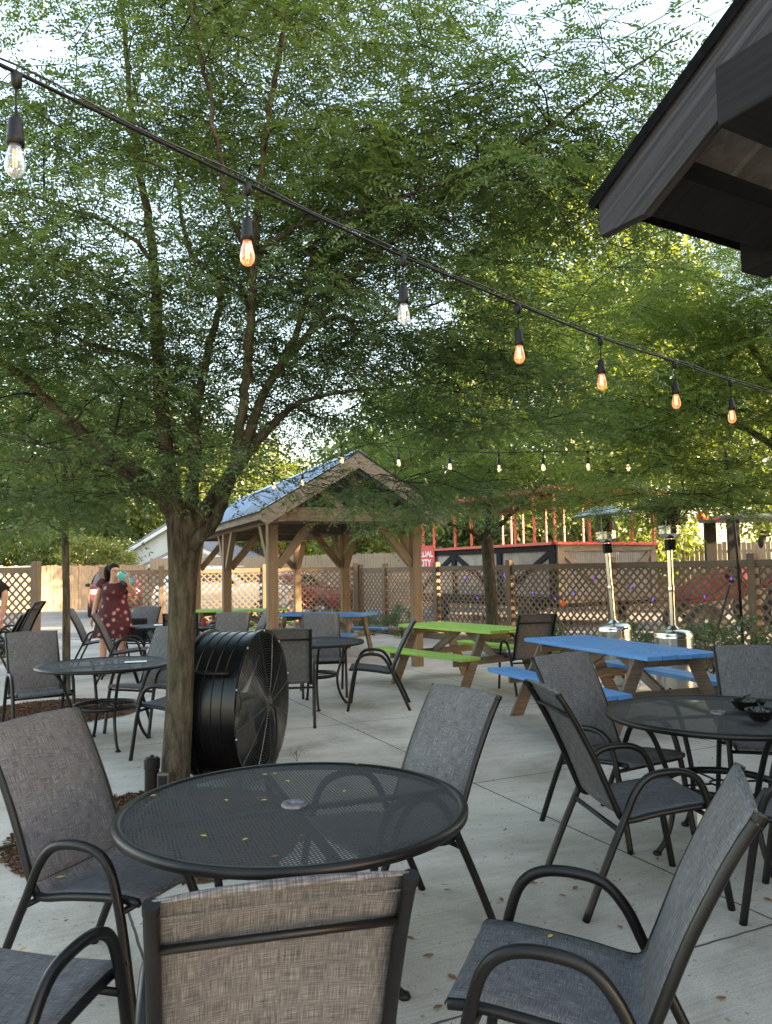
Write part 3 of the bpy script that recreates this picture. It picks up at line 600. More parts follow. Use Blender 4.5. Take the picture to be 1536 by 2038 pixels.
# sign at the far end of its long side
sg = MB(); sg.box((-.11, 5.66, Z1-.22), (.03, 1.02, .78)); so = sg.build('sign_board', M('sign_red', (.5, .03, .045), (.6, .045, .06), 6, rough=.6), tr)
def text(body, size, loc, rot, m_, par, ext=.002):
    cu = bpy.data.curves.new('lettering', 'FONT'); cu.body = body; cu.size = size; cu.align_x = 'CENTER'; cu.extrude = ext; cu.space_line = .95; cu.offset = .006
    cu.materials.append(m_); tmp = bpy.data.objects.new('tmp', cu); C.objects.link(tmp); me = bpy.data.meshes.new_from_object(tmp); bpy.data.objects.remove(tmp); o = bpy.data.objects.new('lettering', me); C.objects.link(o); o.parent = par; o.location = loc; o.rotation_euler = rot; KIDS.setdefault(par.name, []).append(o); return o
text('PEDAL\nCITY', .30, (-.128, 5.66, Z1-.16), (PI/2, 0, -PI/2), white_m, so)
# ------------------------------------------------------------------ houses and far things
def house(label, px, Yd, w, d, hw, hr, wall, roofm, rz, off=0):
    c = P(px, 1140, Yd); t = thing('house', label, 'house', (c[0], c[1], -.02), rz)
    m = MB(); m.prism([(-w/2, -d/2, 0), (w/2, -d/2, 0), (w/2, -d/2, hw), (0, -d/2, hw+hr), (-w/2, -d/2, hw)], (0, d, 0))
    m.build('wall', wall, t)
    lap = MB()                                       # lap siding shadow lines as real laps on the gable
    z = .3
    while z < hw+hr-.3:
        hwid = w/2 if z < hw else w/2*(1-(z-hw)/hr); lap.box((0, -d/2-.008, z), (2*hwid-.05, .016, .07)); z += .2
    lap.build('lap_siding', wall, t)
    for s_ in (-1, 1):
        m = MB(); dz = hr/(w/2)*.4; m.prism([(0, -d/2-.35, hw+hr+.02), (s_*(w/2+.4), -d/2-.35, hw-dz+.02), (s_*(w/2+.4), -d/2-.35, hw-dz+.16), (0, -d/2-.35, hw+hr+.18)], (0, d+.7, 0)); m.build('roof', roofm, t)
        m = MB(); m.prism([(0, -d/2-.36, hw+hr+.0), (s_*(w/2+.42), -d/2-.36, hw-dz), (s_*(w/2+.42), -d/2-.36, hw-dz-.18), (0, -d/2-.36, hw+hr-.2)], (0, -.04, 0)); m.build('rake_trim', white_m, t)
    for x in (-w*.25, w*.25):
        f = MB(); f.box((x, -d/2-.03, hw*.6), (1.0, .07, 1.2)); fo = f.build('window', white_m, t); g = MB(); g.box((x, -d/2-.07, hw*.6), (.8, .03, 1.0)); g.build('pane', win_m, fo)
    return t
house('white sided house with grey shingle roof behind the pavilion', 425, 46, 6.4, 9, 2.5, 1.7, siding_m, shingle, R_(-14))
house('small white garage gable in front of the white sided house', 425, 40, 4.6, 5, 1.9, 1.0, siding_m, shingle, R_(-8))
house('cream gabled house far off between the pavilion posts', 497, 62, 5, 6, 2.2, 1.3, siding_y, shingle, R_(10))
house('tiny cream house above the board fence left of the tree', 277, 60, 4, 6, 2.2, 1.2, siding_y, shingle, R_(-20))
house('brown roofed white house seen right of the middle pavilion post', 636, 58, 4.5, 6, 2.3, 1.4, siding_m, shingle_b, R_(25))
# utility poles with wires
pl = thing('utility_pole', 'grey wooden utility pole far right with wires across the trees', 'utility pole', (P(1408, 1130, 42)[0], 42, 0))
m = MB(); m.tube([(0, 0, -.1), (0, 0, 7.2)], [.15, .11], 12); m.box((0, 0, 6.6), (2.2, .1, .12)); m.build('pole', greyw, pl)
wr = MB()
for k, (x0, z0) in enumerate(((-1, 6.7), (0, 6.75), (1, 6.7), (0, 4.6), (0, 4.2))):
    for e in ((-70, 14, z0+.3), (30, -14, z0-.2)):
        pts = [(x0+(e[0])*t_, e[1]*t_, z0+.04+(e[2]-z0)*t_-2.0*t_*(1-t_)) for t_ in np.linspace(0, 1, 14)]; wr.tube(pts, .018, 4)
wr.build('wire', plastic, pl)
# ------------------------------------------------------------------ cars
def car_body(L, W, H, suv=True):
    hood = .62 if suv else .56; hb_ = .30
    # stations along x (0 = front): (x, z_belt, z_roof or None, half width)
    st = [(0, .55, .55, .80), (.06, .78*H*.8, None, .92), (.55, .62*H, None, 1), (1.15, .66*H, None, 1), (1.5, .67*H, .70*H, 1), (2.05, .68*H, .95*H, 1), (2.9, .68*H, H, 1), (L-.75, .69*H, .97*H, 1), (L-.25, .69*H, .72*H, .97), (L, .6*H, None, .86)]
    m = MB(); rings = []
    for (x, zb, zr, hw) in st:
        w = W/2*hw; zb = min(zb, .69*H)
        top = zr if zr else zb+.012
        iw = w*(.80 if zr and zr > zb+.1 else .93)
        ring = [(-w*.92, hb_), (-w, hb_+.12), (-w, zb*.75), (-w*.97, zb), (-iw, top-.03), (-iw*.9, top), (iw*.9, top), (iw, top-.03), (w*.97, zb), (w, zb*.75), (w, hb_+.12), (w*.92, hb_)]
        rings.append([(x, y, z) for y, z in ring])
    n = 12; vs_ = [p for r in rings for p in r]; fs = []
    for i in range(len(rings)-1):
        for k in range(n): fs.append((i*n+k, i*n+(k+1) % n, (i+1)*n+(k+1) % n, (i+1)*n+k))
    fs.append(tuple(range(n))[::-1]); fs.append(tuple((len(rings)-1)*n+k for k in range(n)))
    m.add(vs_, fs, [(0, 0)]*sum(len(f) for f in fs)); return m, st
def car(name, label, loc, rz, paint, H=1.62, L=4.5, W=1.8):
    t = thing(name, label, 'car', loc, rz); m, st = car_body(L, W, H); b = m.build('body', paint, t, smooth=True)
    g = MB(); zb = .69*H
    g.prism([(1.42, -W*.40, .715*H), (1.42, W*.40, .715*H), (2.03, W*.36, .935*H), (2.03, -W*.36, .935*H)], (-.03, 0, .02)); g.build('windshield', glassdark, t)
    g = MB(); g.prism([(L-.27, -W*.36, .76*H), (L-.27, W*.36, .76*H), (L-.68, W*.34, .94*H), (L-.68, -W*.34, .94*H)], (.03, 0, .02)); g.build('rear_window', glassdark, t)
    for s_ in (-1, 1):
        g = MB(); g.prism([(1.75, s_*W*.487, .71*H), (L-.55, s_*W*.487, .71*H), (L-.95, s_*W*.415, .93*H), (2.2, s_*W*.415, .93*H)], (0, s_*.012, 0)); g.build('side_window', glassdark, t)
        g = MB(); g.box((.08, s_*W*.36, .56*H), (.14, .3, .16)); g.build('headlight', white_m, t, bevel=.03)
        g = MB(); g.box((L-.06, s_*W*.38, .56*H), (.12, .22, .26)); g.build('tail_light', redp, t, bevel=.02)
        g = MB(); g.box((1.75, s_*(W*.5+.08), .70*H), (.12, .16, .12)); g.build('mirror', plastic, t, bevel=.02)
        g = MB(); g.tube([(1.95, s_*W*.33, H*.985), (L-.9, s_*W*.33, H*1.01)], .02, 6); g.build('roof_rail', alum, t)
        for x in (.85, L-.95):
            wh = MB(); wh.lathe([(.18, -.1), (.3, -.11), (.335, -.07), (.335, .07), (.3, .11), (.18, .1)], 24, (x, s_*(W/2-.09), .335), Matrix.Rotation(PI/2, 3, 'X')); w_ = wh.build('wheel', rubber, t, smooth=True)
            rm = MB(); rm.lathe([(.01, 0), (.14, .0), (.2, .02), (.2, -.02)], 16, (x, s_*(W/2-.01), .335), Matrix.Rotation(PI/2, 3, 'X')); rm.build('rim', alum, w_, smooth=True)
    g = MB(); g.box((-.01, 0, .42*H), (.06, W*.5, .22)); g.build('grille', plastic, t, bevel=.02)
    return t
car_red = M('car_red', (.085, .010, .010), (.11, .014, .013), 2, rough=.22, spec=.7)
car_sil = M('car_silver', (.55, .56, .57), (.6, .61, .62), 2, rough=.25, metal=.3, spec=.7)
car_blk = M('car_dark', (.03, .03, .035), (.04, .04, .045), 2, rough=.25, spec=.7)
cr = G(215, 1228); car('parked_car', 'dark red sport utility car parked by the board fence behind the woman', (cr[0]+.45, cr[1]-.6, 0), R_(108), car_red, 1.62)
cs = P(590, 1150, 25); car('parked_car', 'silver car parked behind the sunlit lattice fence', (cs[0], cs[1], 0), R_(172), car_sil, 1.72)
cs = P(560, 1150, 30); car('parked_car', 'bright red car seen through the lattice behind the pavilion', (cs[0]+3.0, cs[1]-4.5, 0), R_(160), M('car_bright_red', (.20, .015, .015), (.24, .02, .018), 2, rough=.25), 1.45)
# red tractor with cab, behind the right end of the fence
tr_red = M('tractor_red', (.15, .014, .012), (.2, .02, .018), 3, rough=.4)
tx = P(1440, 1130, 16.2); tk = thing('tractor', 'red compact tractor with black roofed cab and orange beacon behind the fence', 'tractor', (tx[0], tx[1], 0), R_(0))
m = MB(); m.prism([(-.95, -.62, .7), (.2, -.62, .85), (.25, -.62, 1.45), (-.35, -.62, 1.32), (-.75, -.62, 1.1), (-1.0, -.62, .9)], (0, .9, 0)); m.build('hood', tr_red, tk, bevel=.05)
for x, r_ in ((-.75, .36), (.95, .56)):
    for y in (-.85, .5):
        m = MB(); m.lathe([(.1, -.14), (r_*.55, -.13), (r_*.9, -.14), (r_, -.08), (r_, .08), (r_*.9, .14), (r_*.55, .13), (.1, .14)], 28, (x, y, r_), Matrix.Rotation(PI/2, 3, 'X')); m.build('wheel', rubber, tk, smooth=True)
for y in (-1.02, .38):
    m = MB(); m.tube([(.3, y, 1.05), (.5, y, 1.28), (.95, y, 1.38), (1.4, y, 1.22), (1.6, y, .95)], .17, 8, flat=.25, upv=(0, 0, 1)); m.build('fender', tr_red, tk, smooth='all')
for x, y in ((-.08, -.7), (-.08, .4), (1.3, -.7), (1.3, .4)):
    m = MB(); m.box((x, y, 1.75), (.09 if x > 0 else .24, .08, 1.25)); m.build('cab_pillar', plastic, tk, bevel=.01)
m = MB(); m.box((.6, -.15, 2.42), (1.75, 1.4, .1)); m.build('cab_roof', M('cab_roof', (.10, .11, .12), (.15, .16, .17), 3, rough=.4), tk, bevel=.04)
m = MB(); m.box((.75, -.15, 1.25), (.5, .5, .5)); m.build('seat', plastic, tk, bevel=.06)
for y in (-.95, .65):
    m = MB(); m.lathe([(.001, -.02), (.1, -.015), (.13, 0), (.1, .015), (.001, .02)], 16, (1.1, y, 1.95), Matrix.Rotation(PI/2, 3, 'Y')); m.tube([(1.3, y*.8, 2.1), (1.1, y, 2.05)], .015, 6); m.build('mirror', alum if y < 0 else plastic, tk, smooth=True)
bc = M('beacon_lens', (.85, .12, .01), (.9, .16, .02), 3, rough=.25)
m = MB(); m.lathe([(.001, .12), (.05, .11), (.075, .06), (.08, 0), (.07, -.02), (.001, -.03)], 16, (-.62, -.5, 2.42)); m.box((-.45, -.5, 2.40), (.34, .04, .03)); m.build('beacon', bc, tk, smooth=True)
# ------------------------------------------------------------------ patio chair
def make_chair(label, loc, rz):
    t = thing('patio_chair', label, 'chair', loc, rz, 'grey sling patio chairs')
    for s_ in (-1, 1):
        x = s_*.258
        lp = spline([(x, -.355, .0), (x, -.25, .235), (x, -.165, .41), (x, -.115, .515), (x, -.055, .58), (x, .03, .6), (x, .12, .595), (x, .18, .56), (x, .215, .49), (x, .25, .35), (x, .285, .15), (x, .31, 0)], 4)
        m = MB(); m.tube(lp, .0165, 10, flat=.62, upv=(1, 0, 0)); m.v = [((v[0]-x)*1.55+x, v[1], v[2]) for v in m.v]; m.build('leg_frame', black, t, smooth='all')
        x = s_*.226
        rl = spline([(x, .29, .435), (x, .20, .437), (x, .0, .415), (x, -.12, .395), (x, -.165, .41), (x, -.195, .47), (x, -.27, .65), (x, -.345, .80), (x, -.39, .88), (x, -.425, .935)], 4)
        m = MB(); m.tube(rl, .0145, 8); m.build('side_rail', black, t, smooth='all')
    def strip(ctrl, w, sag):
        cs_ = np.array(spline(ctrl, 6)); n = len(cs_); ds = np.concatenate([[0], np.cumsum(np.linalg.norm(np.diff(cs_, axis=0), axis=1))])
        tg = np.gradient(cs_, axis=0); nn = np.stack([np.zeros(n), -tg[:, 2], tg[:, 1]], 1); nn /= np.linalg.norm(nn, axis=1)[:, None]
        m = MB(); K = 9; vs_ = []; 
        for i in range(n):
            for j in range(K):
                q = j/(K-1)*2-1; e = (1-q*q)*sag*math.sin(PI*min(1, max(0, i/(n-1))))**.5; vs_.append((q*w/2, cs_[i][1]+nn[i][1]*e, cs_[i][2]+nn[i][2]*e))
        fs = []; uvs = []
        for i in range(n-1):
            for j in range(K-1):
                f = (i*K+j, i*K+j+1, (i+1)*K+j+1, (i+1)*K+j); fs.append(f); uvs += [((k % K)/(K-1)*w, ds[k//K]+.3) for k in f]
        m.add(vs_, fs, uvs); return m
    strip([(0, .30, .43), (0, .285, .447), (0, .20, .449), (0, .0, .426), (0, -.11, .407), (0, -.15, .410), (0, -.172, .43)], .45, .012).build('seat', sling, t, smooth='all', solid=.004)
    strip([(0, -.172, .432), (0, -.195, .49), (0, -.265, .66), (0, -.335, .805), (0, -.38, .885), (0, -.415, .945), (0, -.428, .947)], .45, -.018).build('backrest', sling, t, smooth='all', solid=.004)
    m = MB(); m.beam((-.222, -.4035, .912), (.222, -.4035, .912), .0012, .004, up=(0, -.5, .86)); m.build('seam', sling, t)
    m = MB(); m.tube([(-.223, -.372, .845), (.223, -.372, .845)], .0085, 8); m.build('crossbar', black, t, smooth='all')
    m = MB(); m.tube([(-.256, .225, .40), (.256, .225, .40)], .011, 8); m.build('crossbar', black, t, smooth='all')
    m = MB(); m.tube([(-.256, -.19, .365), (.256, -.19, .365)], .011, 8); m.build('crossbar', black, t, smooth='all')
    for s_ in (-1, 1):
        m = MB(); m.tube([(s_*.226, -.425, .932), (s_*.226, -.432, .948)], .0155, 10); m.build('end_cap', plastic, t)
    return t
CH = [
 (-1.00, 2.95, -113, 'grey sling chair left of the nearest table, beside the tree'),
 (-1.03, 2.00, -14, 'grey sling chair cut off by the bottom left corner'),
 (-.29, 1.83, 14, 'grey sling chair seen from behind at the bottom, nearest the camera'),
 (-.01, 3.39, 124, 'grey sling chair on the far right side of the nearest table'),
 (.48, 2.13, 71, 'grey sling chair facing left at the bottom right corner'),
 (1.13, 3.74, -82, 'grey sling chair facing right in front of the right table'),
 (1.30, 4.61, -148, 'grey sling chair between the right table and the blue picnic table'),
 (2.30, 4.85, 165, 'grey sling chair facing the camera behind the table with two baskets'),
 (1.86, 3.42, 55, 'grey sling chair mostly hidden at the right edge of the picture'),
 (-3.27, 7.42, -146, 'grey sling chair facing the camera left of the left round table'),
 (-2.35, 7.75, 158, 'grey sling chair behind the left round table'),
 (-1.72, 6.60, 71, 'grey sling chair tucked behind the nearest tree trunk'),
 (-1.01, 7.95, 6, 'dark backed chair just right of the big fan'),
 (-.80, 9.69, 188, 'grey sling chair facing the camera behind the middle table'),
 (-.13, 8.75, 89, 'chair in side view facing left, before the green picnic table'),
 (1.68, 9.65, 10, 'dark backed chair at the end of the green picnic table'),
 (-4.75, 12.9, -80, 'grey sling chair facing right, left of the woman'),
 (-3.72, 11.2, -78, 'grey sling chair facing right, in front of the woman'),
 (-4.08, 12.8, 172, 'grey sling chair holding a black bag'),
 (-2.13, 10.3, 175, 'pale backed chair seen just above the big fan'),
 (-2.20, 12.0, 112, 'pale chair angled sideways before the green table'),
 (-2.95, 11.3, 12, 'brownish sling chair seen from behind right of the trunk'),
]
ch0 = None
for (x, y, a, lab) in CH:
    if ch0 is None: ch0 = make_chair(lab, (x, y, 0), R_(a))
    else: dup(ch0, (x, y, 0), R_(a), lab, 'chair', 'grey sling patio chairs')
for k, lab in enumerate(('lowest chair of the stack by the left lattice fence', 'middle chair of the stack by the left lattice fence', 'top chair of the stack by the left lattice fence')):
    c = dup(ch0, (-5.62+.10*k, 11.3, .09*k), R_(97), lab, 'chair', 'grey sling patio chairs')
# ------------------------------------------------------------------ round table
gm_ring = M('ring_metal', (.10, .10, .11), (.16, .16, .17), 9, rough=.45, metal=.5)
def make_table(label, loc, rz):
    t = thing('round_table', label, 'table', loc, rz, 'round black mesh patio tables'); RR = .585
    m = MB(); m.lathe([(.032, .7055), (RR-.02, .7055)], 72); m.build('tabletop', top_mesh, t)
    m = MB(); m.lathe([(RR-.028, .703), (RR-.018, .712), (RR, .711), (RR+.006, .700), (RR+.004, .684), (RR-.012, .680), (RR-.026, .686), (RR-.028, .703)], 72); m.build('rim', black, t, smooth='all')
    m = MB(); m.lathe([(.024, .69), (.024, .712), (.028, .7165), (.040, .7165), (.044, .709), (.044, .69)], 28); m.build('umbrella_ring', gm_ring, t, smooth='all')
    for k in range(4):
        th = k*PI/2; c, s_ = math.cos(th), math.sin(th)
        prof = [(.50, .690), (.44, .665), (.385, .60), (.335, .48), (.295, .36), (.285, .26), (.305, .15), (.345, .06), (.385, .012)]
        m = MB(); m.tube(spline([(r*c, r*s_, z) for r, z in prof], 4), .0145, 8, flat=1); m.build('leg', black, t, smooth='all')
        m = MB(); m.lathe([(.02, 0), (.024, .006), (.02, .018), (.008, .024)], 12, (.388*c, .388*s_, 0)); m.build('foot', plastic, t, smooth='all')
        m = MB(); m.beam((.04*c, .04*s_, .692), (.588*c, .588*s_, .692), .028, .014); m.build('support_arm', black, t)
    m = MB(); N_ = 40; m.tube([(.272*math.cos(2*PI*i/N_), .272*math.sin(2*PI*i/N_), .34) for i in range(N_)], .016, 8, flat=1.25, closed=True); m.build('ring_brace', black, t, smooth='all')
    m = MB()
    m.tube([(.06*math.cos(2*PI*i/20), .06*math.sin(2*PI*i/20), .34) for i in range(20)], .006, 6, closed=True)
    for k in range(4): c, s_ = math.cos(k*PI/2), math.sin(k*PI/2); m.tube([(.062*c, .062*s_, .34), (.262*c, .262*s_, .34)], .006, 6)
    m.build('umbrella_holder', black, t)
    return t
ta = make_table('black mesh round table with yellow leaves, nearest the camera', (-.33, 2.735, 0), R_(20))
TABS = [(1.76, 4.26, 10, 'black mesh round table with two black baskets at the right'),
        (-2.53, 7.09, 35, 'black mesh round table with a paper, left of the trunk'),
        (-.86, 8.92, 15, 'round table between the big fan and the green picnic table'),
        (-3.35, 12.2, 0, 'far round table with papers and cups right of the woman'),
        (-2.62, 11.9, 40, 'far round table with a red cloth behind the tree trunk')]
for (x, y, a, lab) in TABS: dup(ta, (x, y, 0), R_(a), lab, 'table', 'round black mesh patio tables')
# ------------------------------------------------------------------ picnic tables
def picnic(label, loc, rz, paint, L=1.83):
    t = thing('picnic_table', label, 'picnic table', loc, rz, 'painted picnic tables')
    m = MB(); w = .14
    for i in range(5): m.box((0, (i-2)*(w+.011), .735), (L+random.Random(i).uniform(-.008, .008), w, .038))
    m.build('tabletop', paint, t, bevel=.005)
    for s_ in (-1, 1):
        m = MB()
        for i in (0, 1): m.box((0, s_*(.60+i*(w+.006)), .445), (L, w, .038))
        m.build('bench', paint, t, bevel=.005)
    for e in (-1, 1):
        x = e*(L/2-.26)
        m = MB()
        for i in range(5):
            for dx in (-.035, .035): m.lathe([(.006, 0), (.005, .002), (.001, .0025)], 8, (x-e*.02+.0, (i-2)*(w+.011)+dx, .7542))
        for s_ in (-1, 1):
            for i in (0, 1):
                for dx in (-.035, .035): m.lathe([(.006, 0), (.005, .002), (.001, .0025)], 8, (x-e*.02, s_*(.60+i*(w+.006))+dx, .4642))
        m.build('screw_heads', plastic, t)
        for s_ in (-1, 1):
            m = MB(); m.prism([(x, s_*.20, .715), (x, s_*.33, .715), (x, s_*.69, 0), (x, s_*.55, 0)], (e*.038, 0, 0)); m.build('leg', legw, t, bevel=.003)
        m = MB(); m.box((x-e*.02, 0, .381), (.038, 1.42, .088)); m.build('seat_support', legw, t, bevel=.003)
        m = MB(); m.box((x-e*.02, 0, .672), (.038, .68, .086)); m.build('top_support', legw, t, bevel=.003)
        m = MB(); m.beam((x-e*.06, 0, .40), (e*.08, 0, .70), .038, .088); m.build('brace', legw, t, bevel=.003)
    return t
picnic('lime green picnic table with brown legs beside the right pavilion post', (.98, 10.32, 0), R_(-55), green_p, 1.85)
picnic('bright blue picnic table in front of the two patio heaters', (2.13, 7.56, 0), R_(-71), blue_p, 2.05)
picnic('blue picnic table under the pavilion roof', (-1.12, 13.95, 0), R_(-22), blue_p, 1.75)
picnic('green picnic table at the far back left of the pavilion', (-3.0, 15.9, 0), R_(-10), green_p, 1.83)
# ------------------------------------------------------------------ big drum fan
fd = np.array([.975, -.22]); fd /= np.linalg.norm(fd); FC = np.array([-1.10, 5.72])
FCZ = .565; FR = .505
ft = thing('drum_fan', 'large black drum fan standing beside the nearest tree trunk', 'fan', (FC[0], FC[1], 0), math.atan2(fd[1], fd[0]))
AX = Matrix.Rotation(PI/2, 3, 'Y')     # lathe axis -> local +x (blow direction)
m = MB(); prof = [(FR+.018, -.21), (FR+.018, -.19), (FR, -.185)]
for k in range(4): x = -.11+k*.072; prof += [(FR, x-.008), (FR+.006, x-.004), (FR+.006, x+.004), (FR, x+.008)]
prof += [(FR, .185), (FR+.018, .19), (FR+.018, .21), (FR-.004, .21), (FR-.006, -.21), (FR+.018, -.21)]
m.lathe(prof, 72, (0, 0, FCZ), AX); m.build('drum', black_gloss, ft, smooth=True)
gm = M('guard_wire', (.045, .045, .045), (.09, .09, .09), 9, rough=.35, metal=.6)
for s_ in (-1, 1):
    m = MB()
    for k in range(26):
        r_ = .05+k*(FR-.06)/25; n_ = 48; z = s_*(.215+.035*(1-(r_/FR)**2)); m.tube([(z, r_*math.cos(2*PI*i/n_), FCZ+r_*math.sin(2*PI*i/n_)) for i in range(n_)], .0017, 4, closed=True)
    for k in range(12):
        th = 2*PI*k/12+.2; m.tube([(s_*(.215+.035*(1-(q/FR)**2)), q*math.cos(th), FCZ+q*math.sin(th)) for q in np.linspace(.04, FR, 6)], .003, 5)
    m.lathe([(.001, s_*.256), (.055, s_*.253), (.06, s_*.248)], 20, (0, 0, FCZ), AX); m.build('guard', gm, ft)
m = MB()
for k in range(4):
    th = 2*PI*k/4+.5
    def bl(i, j, th=th):
        r_ = .08+i*.38; w = (.13+.10*i)*(j-.5)*2*.5; a = th+w/max(r_, .2)*.9; tw_ = (j-.5)*.13*(1.2-i*.6); return (tw_, r_*math.cos(a), FCZ+r_*math.sin(a))
    m.grid(8, 6, bl)
m.build('blade', M('fan_blade', (.10, .10, .10), (.15, .15, .15), 3, rough=.4, metal=.5), ft, smooth='all', solid=.004)
m = MB(); m.lathe([(.001, -.15), (.09, -.15), (.1, -.13), (.1, .0), (.06, .04), (.001, .05)], 24, (-.02, 0, FCZ), AX); m.build('motor', black_gloss, ft, smooth=True)
m = MB(); m.beam((-.2, 0, FCZ-.12), (.0, 0, FCZ-.06), .05, .02)
for s_ in (-1, 1): m.beam((-.06, s_*.1, FCZ-.02), (-.06, s_*(FR-.01), FCZ-.02), .04, .02)
m.build('motor_mount', black_gloss, ft)
th = R_(205)      # handle on the near upper flank
for an in (R_(-30),):
    hy, hz = -math.cos(an)*(FR+.035), FCZ-math.sin(an)*(FR+.035)*1.0
    m = MB(); m.tube([(-.14, hy*.955, hz-.01), (-.15, hy, hz), (-.13, hy*1.01, hz), (.12, hy*1.01, hz), (.14, hy, hz), (.13, hy*.955, hz-.01)], .013, 8); m.build('handle', plastic, ft, smooth='all')
for x in (-.16, .16):
    m = MB(); m.tube([(x, -.36, .02), (x, -.3, .12), (x, 0, .055), (x, .3, .12), (x, .36, .02)], .014, 6); m.build('stand_leg', black, ft)
for y in (-.37, .37):
    m = MB(); m.lathe([(.01, -.02), (.05, -.02), (.055, 0), (.05, .02), (.01, .02)], 16, (-.19, y, .055), AX); m.build('wheel', rubber, ft, smooth=True)
for k in range(10):
    th = 2*PI*k/10+.3; m = MB(); m.lathe([(.001, .008), (.007, .006), (.009, 0), (.001, -.003)], 8, (.212, (FR+.008)*math.cos(th), FCZ+(FR+.008)*math.sin(th)), AX); m.build('bolt', alum, ft)
m = MB(); m.tube(spline([(.25, .0, FCZ), (.27, .06, FCZ-.05), (.262, .12, FCZ-.2), (.255, .1, FCZ-.33), (.235, .0, FCZ-.45)], 5), .006, 6); m.build('power_cord', plastic, ft, smooth='all')
# ------------------------------------------------------------------ patio heaters
def heater(label, loc, tilt, az):
    t = thing('patio_heater', label, 'patio heater', loc, az, 'stainless steel patio heaters'); t.rotation_euler = (tilt[0], tilt[1], 0)
    m = MB(); m.lathe([(.001, .012), (.235, .012), (.25, .03), (.25, .045), (.235, .06), (.19, .075), (.19, .08)], 40); m.build('base', steel, t, smooth=True)
    m = MB(); m.lathe([(.19, .08), (.20, .09), (.20, .70), (.205, .705), (.205, .73), (.20, .74), (.198, .76), (.17, .785), (.06, .80), (.001, .80)], 40); m.build('tank_housing', steel, t, smooth=True)
    for k in range(5):
        th = -PI/2+(k-2)*.62; m = MB(); m.lathe([(.001, .003), (.019, .003), (.019, -.002)], 14, (.2005*math.cos(th), .2005*math.sin(th), .17), Vector((math.cos(th), math.sin(th), 0)).to_track_quat('Z', 'Y').to_matrix()); m.build('vent_hole', plastic, t)
    m = MB(); m.tube([(0, 0, .80), (0, 0, 1.80)], .031, 20); m.lathe([(.034, 1.2), (.036, 1.21), (.036, 1.25), (.034, 1.26)], 20); m.lathe([(.034, .80), (.07, .802), (.045, .83), (.034, .84)], 20); m.build('pole', steel, t, smooth=True)
    m = MB(); m.box((.0, -.025, 1.72), (.09, .11, .12)); m.lathe([(.001, 0), (.025, 0), (.025, .03), (.001, .03)], 16, (0, -.08, 1.72), Matrix.Rotation(PI/2, 3, 'X')); m.build('control_box', plastic, t, bevel=.008)
    m = MB(); m.lathe([(.035, 1.79), (.09, 1.80), (.125, 1.84), (.125, 1.90), (.13, 1.905), (.13, 1.93), (.12, 1.935)], 28); m.build('burner', steel, t, smooth=True)
    m = MB(); m.lathe([(.118, 1.935), (.115, 2.06), (.09, 2.13), (.001, 2.15)], 28); m.build('emitter_screen', M('emitter', (.03, .025, .02), (.07, .06, .05), 60, rough=.5, metal=.7), t, smooth=True)
    for k in range(3):
        th = 2*PI*k/3; m = MB(); m.tube([(.13*math.cos(th), .13*math.sin(th), 1.92), (.13*math.cos(th), .13*math.sin(th), 2.17)], .005, 6); m.build('stud', steel, t)
    m = MB(); m.lathe([(.405, 2.135), (.40, 2.13), (.385, 2.145), (.25, 2.20), (.10, 2.245), (.001, 2.25), (.001, 2.245), (.10, 2.24), (.25, 2.193), (.383, 2.139)], 48); m.build('reflector', alum, t, smooth=True)
    return t
heater('leaning stainless patio heater with flat dome, left of the two', (2.83, 9.75, 0), (0, R_(-3.2)), 0)
heater('upright stainless patio heater with its dome hidden in leaves', (3.12, 8.66, 0), (0, 0), 0)
# ------------------------------------------------------------------ string lights
glass_m = None
def glassy(name, tint, glow):
    m, t, N, L, b = nodes(name); N.remove(b)
    g = N.new('ShaderNodeBsdfGlossy'); g.inputs['Roughness'].default_value = .05; tr_ = N.new('ShaderNodeBsdfTransparent'); tr_.inputs[0].default_value = (*tint, 1)
    lw = N.new('ShaderNodeLayerWeight'); lw.inputs[0].default_value = .35; mx = N.new('ShaderNodeMixShader'); L.new(lw.outputs['Facing'], mx.inputs[0]); L.new(tr_.outputs[0], mx.inputs[1]); L.new(g.outputs[0], mx.inputs[2])
    em = N.new('ShaderNodeEmission'); em.inputs[0].default_value = (*glow[0], 1); em.inputs[1].default_value = glow[1]
    ad = N.new('ShaderNodeAddShader'); L.new(mx.outputs[0], ad.inputs[0]); L.new(em.outputs[0], ad.inputs[1]); L.new(ad.outputs[0], N['Material Output'].inputs[0]); return m
def emit(name, c, s_):
    m, t, N, L, b = nodes(name); b.inputs['Base Color'].default_value = (*c, 1); b.inputs['Emission Color'].default_value = (*c, 1); b.inputs['Emission Strength'].default_value = s_; return m
gl_warm = glassy('bulb_glass_warm', (1, .80, .62), ((1, .32, .10), .07)); gl_clear = glassy('bulb_glass_clear', (.93, .93, .9), ((1, .9, .75), .015)); gl_far = glassy('bulb_glass_far', (1, .88, .7), ((1, .7, .35), .12))
fil_warm = emit('filament_warm', (1, .42, .10), 3.5); fil_white = emit('filament_white', (1, .8, .55), 1.6); fil_dim = emit('filament_dim', (1, .35, .12), .25)
